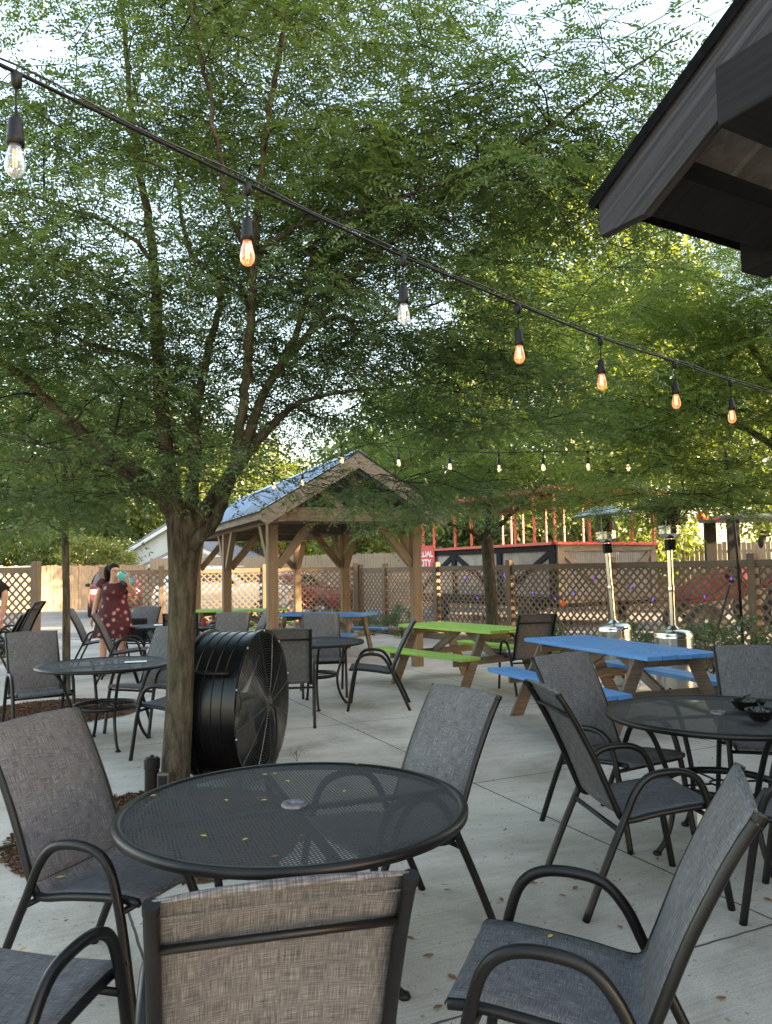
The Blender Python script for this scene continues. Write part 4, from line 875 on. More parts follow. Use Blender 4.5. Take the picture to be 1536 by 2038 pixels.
def bulb_parts(t, o, p, gm_, fm, sc_=1.0, drop=.10):
    q = np.array(p)-o
    s_ = MB(); s_.tube([q+[0, 0, .085*sc_+drop], q+[0, 0, .06*sc_]], .0035*sc_, 6); s_.lathe([(.003, .088), (.010, .084), (.0165, .072), (.0185, .035), (.0205, .030), (.0205, .014), (.015, .012)], 18, tuple(q)); s_.lathe([(.004, drop+.055), (.012, drop+.06), (.014, drop+.09), (.006, drop+.098)], 12, tuple(q)); so_ = s_.build('socket', plastic, t, smooth='all')
    g = MB(); g.lathe([(.013, .018), (.014, .008), (.0185, -.010), (.0225, -.028), (.0232, -.039), (.021, -.051), (.014, -.061), (.005, -.0655), (.001, -.066)], 24, tuple(q)); bo_ = g.build('bulb', gm_, t, smooth='all')
    f = MB()
    for dx in (-.0035, .0035): f.tube([q+[dx, 0, .004], q+[dx*1.1, 0, -.042]], .0018, 6)
    f.build('filament', fm, bo_)
def string_light(name, label, pts, mats_, ends, group, thick=.0052, drop=.10, wire=True):
    W = [np.array(P(*p)) for p in pts]; o = np.array([0, 0, 0.])+W[0]*[1, 1, 0]
    t = thing(name, label, 'string lights', o, 0, group)
    hang = [w+[0, 0, drop+.095] for w in W]
    path = [np.array(P(*ends[0]))]+hang+[np.array(P(*ends[1]))]
    c = MB(); sp = spline(path, 8); c.tube([q-o for q in sp], thick, 8); c.build('cable', plastic, t, smooth='all')
    if wire:
        c = MB(); c.tube([q-o+[0, 0, .014+.006*math.sin(i*.9)] for i, q in enumerate(sp)], .003, 6); c.build('guide_wire', gm, t, smooth='all')
    for w, (a, b_) in zip(W, mats_): bulb_parts(t, o, w, a, b_, 1, drop)
    return t
MAIN = [(30, 300, 1.80), (492, 488, 2.33), (803, 612, 2.84), (1033, 694, 3.31), (1197, 750, 3.75), (1345, 790, 4.20), (1456, 821, 4.65)]
string_light('string_lights', 'near strand of seven hanging bulbs crossing from upper left', MAIN, [(gl_clear, fil_dim), (gl_warm, fil_warm), (gl_clear, fil_white), (gl_warm, fil_warm), (gl_warm, fil_warm), (gl_warm, fil_warm), (gl_warm, fil_warm)], ((-330, -20, 1.45), (1640, 815, 5.4)), 'strands of string lights')
far = [(545, 962, 9.6), (602, 956, 9.8), (680, 912, 9.0), (793, 917, 8.8), (895, 925, 8.8), (993, 928, 8.8), (1081, 926, 8.8), (1170, 925, 8.8), (1250, 926, 8.8)]
string_light('string_lights', 'far strand of small bulbs passing right of the pavilion gable', far[3:], [(gl_far, fil_white)]*6, ((700, 880, 9.0), (1500, 925, 8.8)), 'strands of string lights', .005, .06, False)
string_light('string_lights', 'far strand of small bulbs in front of the pavilion roof', far[:3], [(gl_far, fil_white)]*3, ((380, 955, 9.5), (700, 880, 9.0)), 'strands of string lights', .005, .06, False)
# purple party lights on the fence
pm = emit('purple_led', (.12, .04, .6), .35); om = emit('orange_led', (1, .25, .03), 1.0)
fl = thing('fairy_lights', 'string of tiny purple lights wound along the right lattice fence', 'fairy lights', (1.0, 17.5, 0)); fo = np.array([1.0, 17.5, 0]); w = MB(); wp = []
for k, (px, py, Y) in enumerate([(925, 1150, 17.4), (950, 1190, 17.1), (1003, 1145, 16.4), (1060, 1180, 15.8), (1105, 1192, 15.3), (1140, 1180, 15.0), (1181, 1152, 14.6), (1256, 1168, 13.8), (1299, 1194, 13.4), (1402, 1188, 12.8), (1455, 1152, 12.4)]):
    q = np.array(P(px, py, Y))-fo; wp.append(q); m = MB(); m.lathe([(.001, .03), (.012, .012), (.013, 0), (.009, -.015), (.001, -.025)], 8, tuple(q)); m.build('light', pm, fl)
w.tube(spline(wp, 5), .004, 4); w.build('wire', plastic, fl)
q = P(1121, 1201, 15.1); m = MB(); m.prism([(q[0]-.06, q[1], q[2]), (q[0], q[1], q[2]+.06), (q[0]+.06, q[1], q[2]), (q[0], q[1], q[2]-.07)], (0, .02, 0)); tag(m.build('reflector_marker', bc), 'small orange reflector on the lattice left of the heaters', 'reflector')
# black support pole with hook by the right fence post
p0 = G(1481, 1322); t = thing('light_pole', 'thin black metal pole in front of the right fence post', 'pole', (p0[0], p0[1], 0)); m = MB()
m.tube([(0, 0, 0), (-.02, 0, 1.6), (-.12, 0, 3.2)], .022, 8); m.tube(spline([(-.12, 0, 3.2), (-.16, 0, 3.35), (-.1, 0, 3.42), (-.05, 0, 3.35)], 4), .008, 6); m.build('shaft', black, t, smooth='all'); m = MB(); m.lathe([(.001, .0), (.14, .0), (.14, .02), (.03, .03), (.03, .1)], 20); m.build('base_plate', black, t)
a = P(1452, 1165, 11.9); b_ = P(1405, 1312, 11.2); m = MB(); b_ = np.array([b_[0], b_[1], .02]); t = thing('garden_stake', 'black rod leaning on the right fence beside the pole', 'stake', (b_[0], b_[1], 0)); m.tube([(0, 0, 0), a-b_+[0, 0, .02]], .016, 8); m.build('rod', black, t)
# landscape fixture and outlet box by the trunk
lp = np.array([-1.52, 5.10, 0]); t = thing('path_light', 'black cylindrical bollard light at the foot of the near tree', 'light', lp)
m = MB(); m.lathe([(.001, 0), (.045, 0), (.045, .26), (.05, .265), (.05, .325), (.04, .335), (.012, .34), (.012, .35), (.001, .35)], 24); m.build('housing', black, t, smooth=True)
t = thing('outlet_box', 'grey electrical outlet box on a stake against the near tree', 'outlet box', lp+[.085, -.03, 0])
m = MB(); m.box((0, 0, .18), (.075, .05, .13)); m.box((0, 0, .06), (.03, .02, .14)); m.build('box', M('outlet_grey', (.05, .05, .05), (.09, .09, .09), 20, rough=.5), t, bevel=.006); m = MB(); m.box((.0, -.028, .18), (.055, .008, .1)); m.build('cover', plastic, t, bevel=.003)
m = MB(); m.tube(spline([(-1.44, 5.04, .17), (-1.5, 4.9, .08), (-1.62, 4.75, .05), (-1.9, 4.5, .05), (-2.5, 4.1, .02), (-3.1, 4.3, .015)], 6), .006, 6); tag(m.build('power_cable', plastic, smooth='all'), 'black cable running from the outlet box over the mulch', 'cable')
m = MB(); m.tube(spline([(-1.43, 5.12, .22), (-1.35, 5.2, .35), (-1.55, 5.3, .5), (-1.62, 5.8, .3), (-1.5, 6.2, .02)], 6), .006, 6)
# ------------------------------------------------------------------ small things on tables
def bowl(label, x, y, rz, r_):
    t = thing('food_basket', label, 'basket', (x, y, .7125), rz, 'black food baskets'); m = MB(); 
    m.lathe([(.001, .002), (r_*.55, .002), (r_*.8, .02), (r_, .05), (r_+.006, .055), (r_-.004, .053), (r_*.76, .024), (r_*.5, .008), (r_*.02, .008)], 28); m.v = [(a*1.25, b_, c) for a, b_, c in m.v]; m.build('bowl', plastic, t, smooth=True)
    m = MB()
    rr = random.Random(3)
    for k in range(16): a = rr.uniform(0, 6.28); q = rr.uniform(0, r_*.65); m.tube([(q*math.cos(a)-.02, q*math.sin(a), .03+rr.random()*.02), (q*math.cos(a)+.02, q*math.sin(a)+rr.uniform(-.02, .02), .035+rr.random()*.025)], .006, 5)
    m.build('wrapper', M('dark_wrapper', (.03, .028, .026), (.09, .085, .08), 30, rough=.6), t)
    m = MB(); m.tube([(-r_*1.3, -.03, .02), (-.02, 0, .075), (.03, .015, .08)], .004, 5); m.build('fork', plastic, t); return t
b1 = G(1489, 1407, .73); bowl('black plastic food basket, the farther of two on the right table', b1[0], b1[1], .2, .075)
b2 = G(1514, 1427, .73); bowl('black plastic food basket with a fork, the nearer of two on the right table', b2[0], b2[1], 1.0, .07)
def slab(name, label, cat, c, size, rz, m_, bevel=0):
    m = MB(); m.box((0, 0, 0), size); o = m.build(name, m_, bevel=bevel); o.location = [float(q) for q in c]; o.rotation_euler = (0, 0, rz); return tag(o, label, cat)
q = G(270, 1317, .712); slab('paper_menu', 'white paper lying on the left round table', 'paper', (q[0], q[1], .7135), (.19, .12, .001), .3, paper)
q = P(1398, 1628, 3.95); t = slab('paper_tag', 'white paper tag hanging under the right table chair', 'tag', q, (.055, .001, .08), .1, paper)
slab('black_bag', 'black bag with small white print standing on a far chair', 'bag', (-4.02, 12.62, .62), (.34, .14, .36), R_(-8), cloth_black, .03)
slab('paper_stack', 'white papers and cup stack on the far round table', 'paper', (-3.45, 12.1, .72), (.25, .2, .012), .4, paper)
def cup(label, x, y, z, m_, r_=.035, h=.11):
    m = MB(); m.lathe([(.001, 0), (r_*.8, 0), (r_, h), (r_-.004, h), (r_*.75, .006), (.001, .006)], 16, (0, 0, 0)); o = m.build('drinking_cup', m_, smooth=True); o.location = (x, y, z); return tag(o, label, 'cup')
cup('white cup on the far round table right of the woman', -3.2, 12.05, .7125, white_m)
cup('red cup on the far table behind the trunk', -2.75, 11.8, .7125, redp)
rgc = random.Random(4); m = MB(); m.grid(12, 12, lambda i, j: (-.2+.4*i, -.15+.3*j, .02+.06*abs(math.sin(5*i+3*j))*abs(math.cos(7*j)))); o = m.build('folded_cloth', M('red_cloth', (.25, .06, .06), (.4, .14, .12), 9, rough=.95), smooth='all', solid=.004); o.location = (-2.45, 11.75, .715); tag(o, 'crumpled dusty red cloth on the far table behind the trunk', 'cloth')
# fallen leaves on tables and chairs
def fleaf(label, x, y, z, rz, s_=.014, group=None, m_=leaf_fall):
    m = MB(); m.grid(5, 5, lambda i, j: ((i-.5)*2*s_, (j-.5)*1.1*s_*math.sin(PI*max(.03, min(.97, i))), .003+.0015*abs(j-.5)*2+.001*math.sin(3*i))); o = m.build('fallen_leaf', m_, smooth='all'); o.location = (float(x), float(y), float(z)); o.rotation_euler = (0, 0, rz); return tag(o, label, 'leaf', group)
for k, (px, py) in enumerate([(527, 1542), (547, 1540), (572, 1555), (305, 1584), (450, 1593), (525, 1593), (685, 1575), (405, 1664), (488, 1671), (708, 1521)]):
    q = G(px, py, .712); fleaf('small yellow leaf fallen on the nearest mesh table', q[0], q[1], .7095, k*1.3, .011, 'yellow leaves on the nearest table')
q = G(546, 1705, .712); fleaf('brown leaf near the front rim of the nearest table', q[0], q[1], .7095, .4, .012, None, leaf_fall_b)
q = G(120, 1752, .42); fleaf('yellow brown leaf on the seat left of the nearest table', q[0], q[1], .428, .4, .016)
q = G(47, 1896, .44); fleaf('yellow leaf on the seat at the bottom left corner', q[0], q[1], .447, 1.4, .014)
q = G(1095, 1862, .44); fleaf('yellow leaf on the seat at the bottom right corner', q[0], q[1], .435, .9, .013)
rg = np.random.default_rng(9)
for k, (px, py) in enumerate([(890, 1774), (998, 1793), (852, 1905), (1234, 1848), (872, 2008), (900, 1948), (968, 1995), (816, 1870), (1145, 1770), (1120, 1785), (48, 1816), (1060, 1760), (1308, 1712), (1435, 1990), (1528, 1793)]):
    q = G(px, py); fleaf('curled orange brown leaf on the patio concrete', q[0], q[1], .004, k*1.7, .016+.004*(k % 3), 'brown leaves on the concrete', leaf_fall_b)
# ------------------------------------------------------------------ people
def skinned(name, verts, edges, rad, m_, par, sub=2):
    me = bpy.data.meshes.new(name); me.from_pydata(verts, edges, []); me.materials.append(m_); o = bpy.data.objects.new(name, me); C.objects.link(o)
    o.modifiers.new('skin', 'SKIN'); d = me.skin_vertices[0].data
    for i, r_ in enumerate(rad): d[i].radius = (r_ if hasattr(r_, '__len__') else (r_, r_)); d[i].use_root = (i == 0)
    o.modifiers['skin'].use_smooth_shade = True; s_ = o.modifiers.new('sub', 'SUBSURF'); s_.levels = sub; s_.render_levels = sub
    if par is not None: o.parent = par; KIDS.setdefault(par.name, []).append(o)
    return o
def body(par, J, name='body', k=1.0):
    """J: joint dict. One continuous skinned surface incl. hands with fingers."""
    V = []; Ed = []; Rr = []; idx = {}
    def v(n, p, r_, frm=None):
        V.append(tuple(p)); Rr.append(r_); idx[n] = len(V)-1
        if frm is not None: Ed.append((idx[frm], idx[n]))
    v('pelvis', J['pelvis'], (.15*k, .12*k)); v('waist', J['waist'], (.14*k, .11*k), 'pelvis'); v('chest', J['chest'], (.155*k, .115*k), 'waist'); v('neck0', J['neck'], (.06, .06), 'chest')
    hx = Vector(J['head']); v('chin', hx-Vector((0, 0, .075)), (.055, .055), 'neck0'); v('face', hx, (.082, .09), 'chin'); v('crown', hx+Vector((0, 0, .07)), (.07, .075), 'face')
    fd_ = Vector(J['look']).normalized(); v('nose', hx+fd_*.10+Vector((0, 0, -.01)), (.012, .012), 'face')
    for s_ in 'LR':
        v('sh'+s_, J['sh'+s_], (.062*k, .062*k), 'chest'); v('el'+s_, J['el'+s_], (.045*k, .045*k), 'sh'+s_); v('wr'+s_, J['wr'+s_], (.027, .027), 'el'+s_)
        a = Vector(J['el'+s_]); b_ = Vector(J['wr'+s_]); d = Vector(J.get('hd'+s_, (b_-a))).normalized(); side = Vector(J.get('hs'+s_, (0, 1, 0))); side = (side-d*side.dot(d)).normalized(); nn = d.cross(side)
        v('pm'+s_, b_+d*.055, (.034, .018), 'wr'+s_)
        curl = J.get('curl'+s_, .3)
        for f, (o_, l) in enumerate(((-.030, .062), (-.010, .072), (.010, .068), (.029, .052))):
            p1 = b_+d*.095+side*o_; p2 = p1+(d*math.cos(curl)+nn*math.sin(curl))*l*.5; p3 = p2+(d*math.cos(2*curl)+nn*math.sin(2*curl))*l*.5
            v('a%d' % f+s_, p1, .0095, 'pm'+s_); v('b%d' % f+s_, p2, .0085, 'a%d' % f+s_); v('c%d' % f+s_, p3, .007, 'b%d' % f+s_)
        p1 = b_+d*.045-side*.042+nn*.01; v('t1'+s_, p1, .011, 'pm'+s_); v('t2'+s_, p1+(d*.8-side*.4+nn*.4)*.035, .0095, 't1'+s_)
        v('hp'+s_, J['hp'+s_], (.10*k, .10*k), 'pelvis'); v('kn'+s_, J['kn'+s_], (.066*k, .066*k), 'hp'+s_); v('cf'+s_, (Vector(J['kn'+s_])*.62+Vector(J['an'+s_])*.38), (.058*k, .058*k), 'kn'+s_); v('an'+s_, J['an'+s_], (.036, .036), 'cf'+s_)
        v('toe'+s_, Vector(J['an'+s_])+Vector(J['foot'])*.16-Vector((0, 0, .05)), (.035, .025), 'an'+s_)
    return skinned(name, V, Ed, Rr, skin, par)
# woman; local +x = to the right in the photo, -y = towards the camera
wl_ = G(243, 1352); W0 = np.array([-4.19, 12.1, 0.])
wm = thing('person', 'woman in short dark red floral dress drinking from a turquoise tumbler', 'person', W0, 0)
wm.scale = (1.0, 1.0, 1.0)
J = dict(pelvis=(0, 0, .90), waist=(0, 0, 1.06), chest=(.0, 0, 1.25), neck=(0, 0, 1.42), head=(.01, -.03, 1.545), look=(.80, -.60, -.05),
         shL=(.17, 0, 1.36), elL=(.33, -.06, 1.20), wrL=(.27, -.20, 1.38), hdL=(-.2, -.2, .95), curlL=.8, hsL=(.8, -.6, .2),
         shR=(-.19, 0, 1.36), elR=(-.29, .03, 1.08), wrR=(-.315, -.05, .86), curlR=.35, hsR=(0, 1, 0), hpL=(.10, 0, .83), knL=(.12, -.02, .47), anL=(.13, .06, .09), hpR=(-.10, 0, .83), knR=(-.12, -.12, .47), anR=(-.11, -.22, .09), foot=(.25, -.97, 0))
body(wm, J, k=1.0)
def dress_mat():
    m, t, N, L, b = nodes('floral_dress'); b.inputs['Roughness'].default_value = .9; tc = N.new('ShaderNodeTexCoord'); vo = N.new('ShaderNodeTexVoronoi'); vo.inputs['Scale'].default_value = 9; vo.inputs['Randomness'].default_value = .9; L.new(tc.outputs['Object'], vo.inputs[0])
    n_ = N.new('ShaderNodeTexNoise'); n_.inputs['Scale'].default_value = 40; L.new(tc.outputs['Object'], n_.inputs[0]); ad = N.new('ShaderNodeMath'); ad.operation = 'MULTIPLY_ADD'; ad.inputs[1].default_value = .25; L.new(n_.outputs[0], ad.inputs[0]); L.new(vo.outputs[0], ad.inputs[2])
    r = ramp(N, (.42, .22, .2), (.055, .008, .014), .30, .47, [(.36, (.30, .06, .07)), (.42, (.06, .07, .05))]); L.new(ad.outputs[0], r.inputs[0]); L.new(r.outputs[0], b.inputs['Base Color']); return m
m = MB()
pr = [(.55, .30, .25, -.03), (.60, .29, .245, -.03), (.75, .265, .225, -.02), (.92, .235, .195, 0), (1.05, .195, .165, 0), (1.12, .178, .15, 0), (1.22, .198, .175, -.01), (1.32, .19, .15, 0), (1.385, .15, .115, 0), (1.40, .105, .10, 0)]
def drs(i, j):
    k = i*(len(pr)-1); a = int(min(k, len(pr)-2)); f = k-a; z, rx, ry, yo = [pr[a][q]*(1-f)+pr[a+1][q]*f for q in range(4)]; th = 2*PI*j; fo_ = 1+(.075*math.sin(9*th+1.3*math.sin(2*th))+.03*math.sin(17*th+2))*max(0, (1.08-z)/.5)
    return (rx*fo_*math.cos(th), yo+ry*fo_*math.sin(th), z+(.012*math.sin(5*th) if z < .6 else 0)-(.04*max(0, -math.sin(th)) if z > 1.38 else 0))
m.grid(28, 49, drs, lambda a, b_: (a, b_)); m.build('dress', dress_mat(), wm, smooth='all', solid=.006)
for s_ in (-1, 1):
    m = MB(); m.lathe([(.05, .06), (.075, .03), (.085, -.03), (.082, -.07)], 16, (s_*.185, 0, 1.37), Matrix.Rotation(s_*-.5, 3, 'Y')); m.build('sleeve', bpy.data.materials['floral_dress'], wm, smooth='all')
def blob(name, c, r_, m_, par, seed=0, amp=.06, sub=3):
    import bmesh
    bm = bmesh.new(); bmesh.ops.create_icosphere(bm, subdivisions=sub, radius=1); rg_ = np.random.default_rng(seed); ph = rg_.uniform(0, 6, (4, 3))
    for v in bm.verts:
        p = v.co.copy(); k = 1+amp*sum(math.sin(6*(i+1)*.8*p.dot(Vector(ph[i]).normalized())+ph[i][0]) for i in range(4))/2; v.co = Vector((p[0]*r_[0]*k+c[0], p[1]*r_[1]*k+c[1], p[2]*r_[2]*k+c[2]))
    me = bpy.data.meshes.new(name); bm.to_mesh(me); bm.free(); me.shade_smooth(); me.materials.append(m_); o = bpy.data.objects.new(name, me); C.objects.link(o); o.parent = par; KIDS.setdefault(par.name, []).append(o); return o
blob('hair', (-.022, .012, 1.588), (.087, .088, .088), hair, wm, 1, .03)
m = MB(); m.tube(spline([(-.08, .04, 1.63), (-.125, .05, 1.58), (-.135, .05, 1.48), (-.12, .05, 1.38)], 5), [.03, .04, .048, .052, .055, .057, .056, .054, .052, .049, .046, .042, .037, .03, .02, .01], 10); m.build('ponytail', hair, wm, smooth='all')
m = MB(); gx = Vector((.80, -.60, 0)).normalized(); sd = Vector((.60, .80, 0)).normalized()
for s_ in (-1, 1):
    c = Vector((.01, -.03, 1.555))+gx*.093-sd*(s_*.034); m.tube([c+sd*.026*math.cos(2*PI*i/14)+Vector((0, 0, .019*math.sin(2*PI*i/14))) for i in range(14)], .003, 5, closed=True)
    e = Vector((.01, -.03, 1.56))-sd*(s_*.088)-gx*.01; m.tube([c-sd*(s_*.026), e], .0025, 5)
m.build('eyeglasses', plastic, wm)
for s_ in (-1, 1):
    c = Vector((.01, -.03, 1.555))+gx*.074-sd*(s_*.032); blob('eye', c, (.012, .012, .009), M('eye', (.05, .03, .02), (.3, .3, .3), 60, rough=.2), wm, 2, 0, 2)
m = MB(); m.tube([Vector((.01, -.03, 1.50))+gx*.078-sd*.022, Vector((.01, -.03, 1.498))+gx*.085, Vector((.01, -.03, 1.50))+gx*.078+sd*.022], .006, 6); m.build('mouth', M('lips', (.4, .1, .09), (.45, .14, .12), 5), wm, smooth='all')
for s_, an in (('L', J['anL']), ('R', J['anR'])):
    m = MB(); m.box((an[0]+.02, an[1]-.07, .03), (.095, .26, .05)); m.build('shoe', cloth_black, wm, bevel=.02)
# tumbler: held, so a thing of its own
ax = Vector((.80, -.12, -.52)).normalized(); a0 = Vector(W0)+Vector((.105, -.125, 1.505)); teal = M('tumbler_teal', (.03, .36, .36), (.05, .44, .43), 5, rough=.35)
tm = thing('tumbler', 'turquoise insulated tumbler tilted in the hand of the woman', 'tumbler', a0); q = ax.to_track_quat('Z', 'Y').to_matrix()
m = MB(); m.lathe([(.001, .015), (.046, .015), (.048, .03), (.048, .16), (.037, .19), (.034, .27), (.001, .275)], 24, (0, 0, 0), q); m.build('cup', teal, tm, smooth=True)
m = MB(); m.lathe([(.001, -.005), (.047, -.004), (.05, .004), (.05, .0145), (.046, .0148)], 24, (0, 0, 0), q); m.build('lid', M('lid_clear', (.5, .65, .65), (.6, .72, .72), 4, rough=.2), tm, smooth=True)
m = MB(); m.tube([q @ Vector((.0, .045, .04)), q @ Vector((0, .085, .05)), q @ Vector((0, .085, .14)), q @ Vector((0, .045, .15))], .009, 8); m.build('handle', teal, tm, smooth='all')
# man at the left edge: only his sleeve and forearm reach into the frame
B0 = np.array([-4.78, 9.2, 0.]); mp_ = thing('person', 'person in black short sleeved shirt at the left edge, only one arm in view', 'person', B0, R_(0))
J2 = dict(pelvis=(-.1, 0, .95), waist=(-.06, 0, 1.1), chest=(-.02, 0, 1.30), neck=(-.02, 0, 1.48), head=(-.02, .02, 1.63), look=(-.3, .95, 0), shL=(-.2, .0, 1.42), elL=(-.34, .05, 1.15), wrL=(-.3, .22, .95), shR=(.17, 0, 1.42), elR=(.42, -.02, 1.27), wrR=(.28, .06, 1.02),
          hsL=(0, 1, 0), hsR=(0, 1, 0), hpL=(-.2, 0, .9), knL=(-.22, .02, .5), anL=(-.22, -.03, .09), hpR=(0, 0, .9), knR=(.02, .02, .5), anR=(.02, -.03, .09), foot=(0, 1, 0))
J2['elR'] = (.335, -.02, 1.30); J2['wrR'] = (.27, .02, 1.05)
body(mp_, J2)
m = MB()
def shp(i, j):
    z = .95+i*.55; rx = .20+.02*math.sin(i*3); rx = rx*(1 if i < .8 else 1-(i-.8)*2.2); th = 2*PI*j; return (-.05+rx*math.cos(th), .14*math.sin(th)*rx/.2, z)
m.grid(14, 33, shp); m.build('shirt', cloth_black, mp_, smooth='all', solid=.006)
m = MB(); m.tube([(.10, 0, 1.44), (.17, 0, 1.42), (.25, -.01, 1.365), (.315, -.016, 1.32)], [.07, .085, .085, .08], 14); m.build('sleeve', cloth_black, mp_, smooth='all')
for s_ in (-1, 1):
    m = MB(); m.tube([(-.1+s_*.09, 0, .98), (-.1+s_*.11, .02, .5), (-.1+s_*.115, -.02, .12)], [.12, .09, .075], 14); m.build('trouser_leg', M('denim', (.03, .045, .08), (.06, .08, .13), 20), mp_, smooth='all')
    m = MB(); m.box((-.1+s_*.12, .03, .045), (.1, .28, .08)); m.build('shoe', cloth_black, mp_, bevel=.02)
blob('hair', (-.02, .0, 1.68), (.09, .10, .09), hair, mp_, 4)
# ================================================================== VEGETATION
def Q(px, py, Y, r_): q = P(px, py, Y); return (q[0], q[1], q[2], r_)
def clear(p):                    # keep branches out of the building, the pavilion and the space before the light strand
    r_ = np.array(p[:2])-E0[:2]; a = r_ @ gd[:2]; b_ = r_ @ vd[:2]
    if a > -.3 and b_ > -.35: return False
    if p[1] < 3.3+max(0, p[0])*.75: return False
    return p[2] > 1.9
base = (-1.42, 5.2, 0)
limbs = [
 [(-1.40, 5.2, -.05, .118), (-1.40, 5.2, .12, .098), Q(357, 1400, 5.2, .09), Q(362, 1220, 5.2, .089), Q(365, 1120, 5.2, .10), Q(368, 1060, 5.2, .118), Q(366, 1020, 5.2, .10)],
 [Q(362, 1090, 5.2, .09), Q(346, 1010, 5.2, .078), Q(331, 900, 5.25, .062), Q(319, 780, 5.25, .055), Q(312, 650, 5.3, .048), Q(306, 520, 5.3, .04), Q(288, 400, 5.3, .033), Q(262, 230, 5.3, .025), Q(245, 60, 5.3, .018), Q(230, -120, 5.3, .01)],
 [Q(372, 1080, 5.2, .08), Q(384, 980, 5.25, .055), Q(384, 890, 5.3, .05), Q(392, 800, 5.3, .04), Q(424, 660, 5.4, .03), Q(440, 570, 5.4, .024), Q(385, 510, 5.4, .02), Q(362, 440, 5.4, .017), Q(352, 330, 5.4, .012)],
 [Q(375, 1070, 5.2, .08), Q(425, 990, 5.2, .062), Q(490, 905, 5.25, .052), Q(558, 832, 5.3, .032), Q(602, 800, 5.4, .022), Q(668, 783, 5.5, .014), Q(780, 770, 5.6, .007)],
 [Q(380, 1090, 5.15, .06), Q(430, 1030, 5.1, .047), Q(462, 940, 5.0, .043), Q(486, 800, 4.95, .037), Q(496, 650, 4.9, .034), Q(508, 500, 4.85, .03), Q(520, 330, 4.8, .025), Q(545, 160, 4.7, .02), Q(585, -20, 4.6, .013), Q(620, -150, 4.5, .008)],
 [Q(470, 920, 5.2, .045), Q(545, 750, 5.2, .034), Q(640, 630, 5.2, .027), Q(705, 545, 5.2, .022), Q(790, 470, 5.1, .016), Q(900, 380, 5.0, .01)],
 [Q(560, 730, 5.2, .028), Q(610, 600, 5.3, .022), Q(622, 500, 5.3, .02), Q(655, 440, 5.3, .017), Q(715, 360, 5.3, .012), Q(740, 220, 5.3, .008)],
 [Q(352, 1030, 5.2, .07), Q(285, 950, 5.15, .052), Q(190, 880, 5.05, .045), Q(105, 810, 4.95, .038), Q(40, 745, 4.85, .03), Q(-40, 690, 4.7, .024), Q(-200, 560, 4.5, .012)],
 [Q(345, 1010, 5.2, .045), Q(270, 965, 5.1, .033), Q(210, 920, 5.0, .027), Q(100, 915, 4.9, .021), Q(-20, 915, 4.8, .014), Q(-150, 890, 4.7, .008)],
 [Q(505, 520, 4.85, .022), Q(455, 420, 4.6, .019), Q(432, 280, 4.5, .017), Q(395, 80, 4.4, .013), Q(370, -60, 4.3, .009)],
 [Q(515, 500, 4.85, .024), Q(600, 445, 4.8, .02), Q(690, 425, 4.75, .018), Q(800, 395, 4.7, .016), Q(950, 330, 4.6, .014), Q(1120, 235, 4.5, .011), Q(1250, 140, 4.4, .008), Q(1380, 60, 4.3, .004)],
 [Q(318, 725, 5.25, .028), Q(215, 695, 5.2, .02), Q(110, 655, 5.1, .015), Q(-20, 600, 5.0, .01)],
 [Q(306, 520, 5.3, .022), Q(240, 460, 5.2, .017), Q(110, 405, 5.1, .012), Q(0, 380, 5.0, .008)],
 [Q(315, 700, 5.3, .02), Q(240, 600, 5.2, .015), Q(100, 520, 5.1, .012), Q(-40, 440, 5.0, .008)],
 [Q(640, 630, 5.2, .016), Q(760, 640, 5.3, .012), Q(900, 590, 5.4, .008)],
]
DENS = 1.0
blobs = [
 (P(330, 420, 5.6), (1.9, 1.6, 1.7), 198), (P(150, 720, 5.3), (1.4, 1.3, .8), 90), (P(570, 300, 5.3), (1.1, 1.3, 1.4), 113), (P(560, 650, 5.6), (1.0, 1.1, .7), 60),
 (P(850, 520, 5.4), (.95, 1.0, .85), 62), (P(1000, 370, 5.1), (1.0, .9, .6), 54), (P(1220, 180, 4.8), (.75, .6, .45), 36), (P(300, -80, 5.3), (1.8, 1.4, .8), 113), (P(-150, 500, 5.0), (1.0, 1.3, 1.6), 60),
 (P(120, 960, 5.0), (1.0, .8, .22), 25), (P(850, 830, 5.9), (.85, .9, .5), 33), (P(790, 960, 6.6), (.7, .6, .2), 15), (P(900, 1010, 8.0), (.6, .5, .25), 8), (P(380, 790, 5.3), (.5, .5, .25), 8),
]
locust('locust_tree', 'large honey locust tree in the foreground with forking trunk', base, limbs, blobs, 11, leaf_a, clump=6, frond=(.25, 9, .043, .0145), twigs=(3, 8), keep=clear)
# tree at the left with a thin straight trunk
b2 = (-4.03, 9.92, 0)
lm2 = [[(-4.03, 9.92, -.05, .07), (-4.03, 9.92, .1, .052), Q(132, 1200, 9.92, .046), Q(130, 1080, 9.9, .042), Q(129, 960, 9.9, .04), Q(120, 800, 9.9, .03), Q(110, 650, 9.9, .015)],
       [Q(129, 1060, 9.9, .028), Q(100, 1045, 9.9, .022), Q(50, 1010, 9.8, .015), Q(0, 980, 9.7, .01)], [Q(129, 970, 9.9, .03), Q(190, 900, 9.8, .02), Q(280, 850, 9.7, .01)]]
locust('locust_tree', 'slim locust tree at the left with thin straight trunk', b2, lm2, [(P(60, 800, 9.7), (1.9, 1.3, 1.2), 150), (P(260, 820, 10.4), (1.5, 1.2, .9), 90), (P(40, 1010, 9.7), (.9, .7, .25), 22)], 12, leaf_a, frond=(.2, 7, .04, .015), twigs=(3, 8))
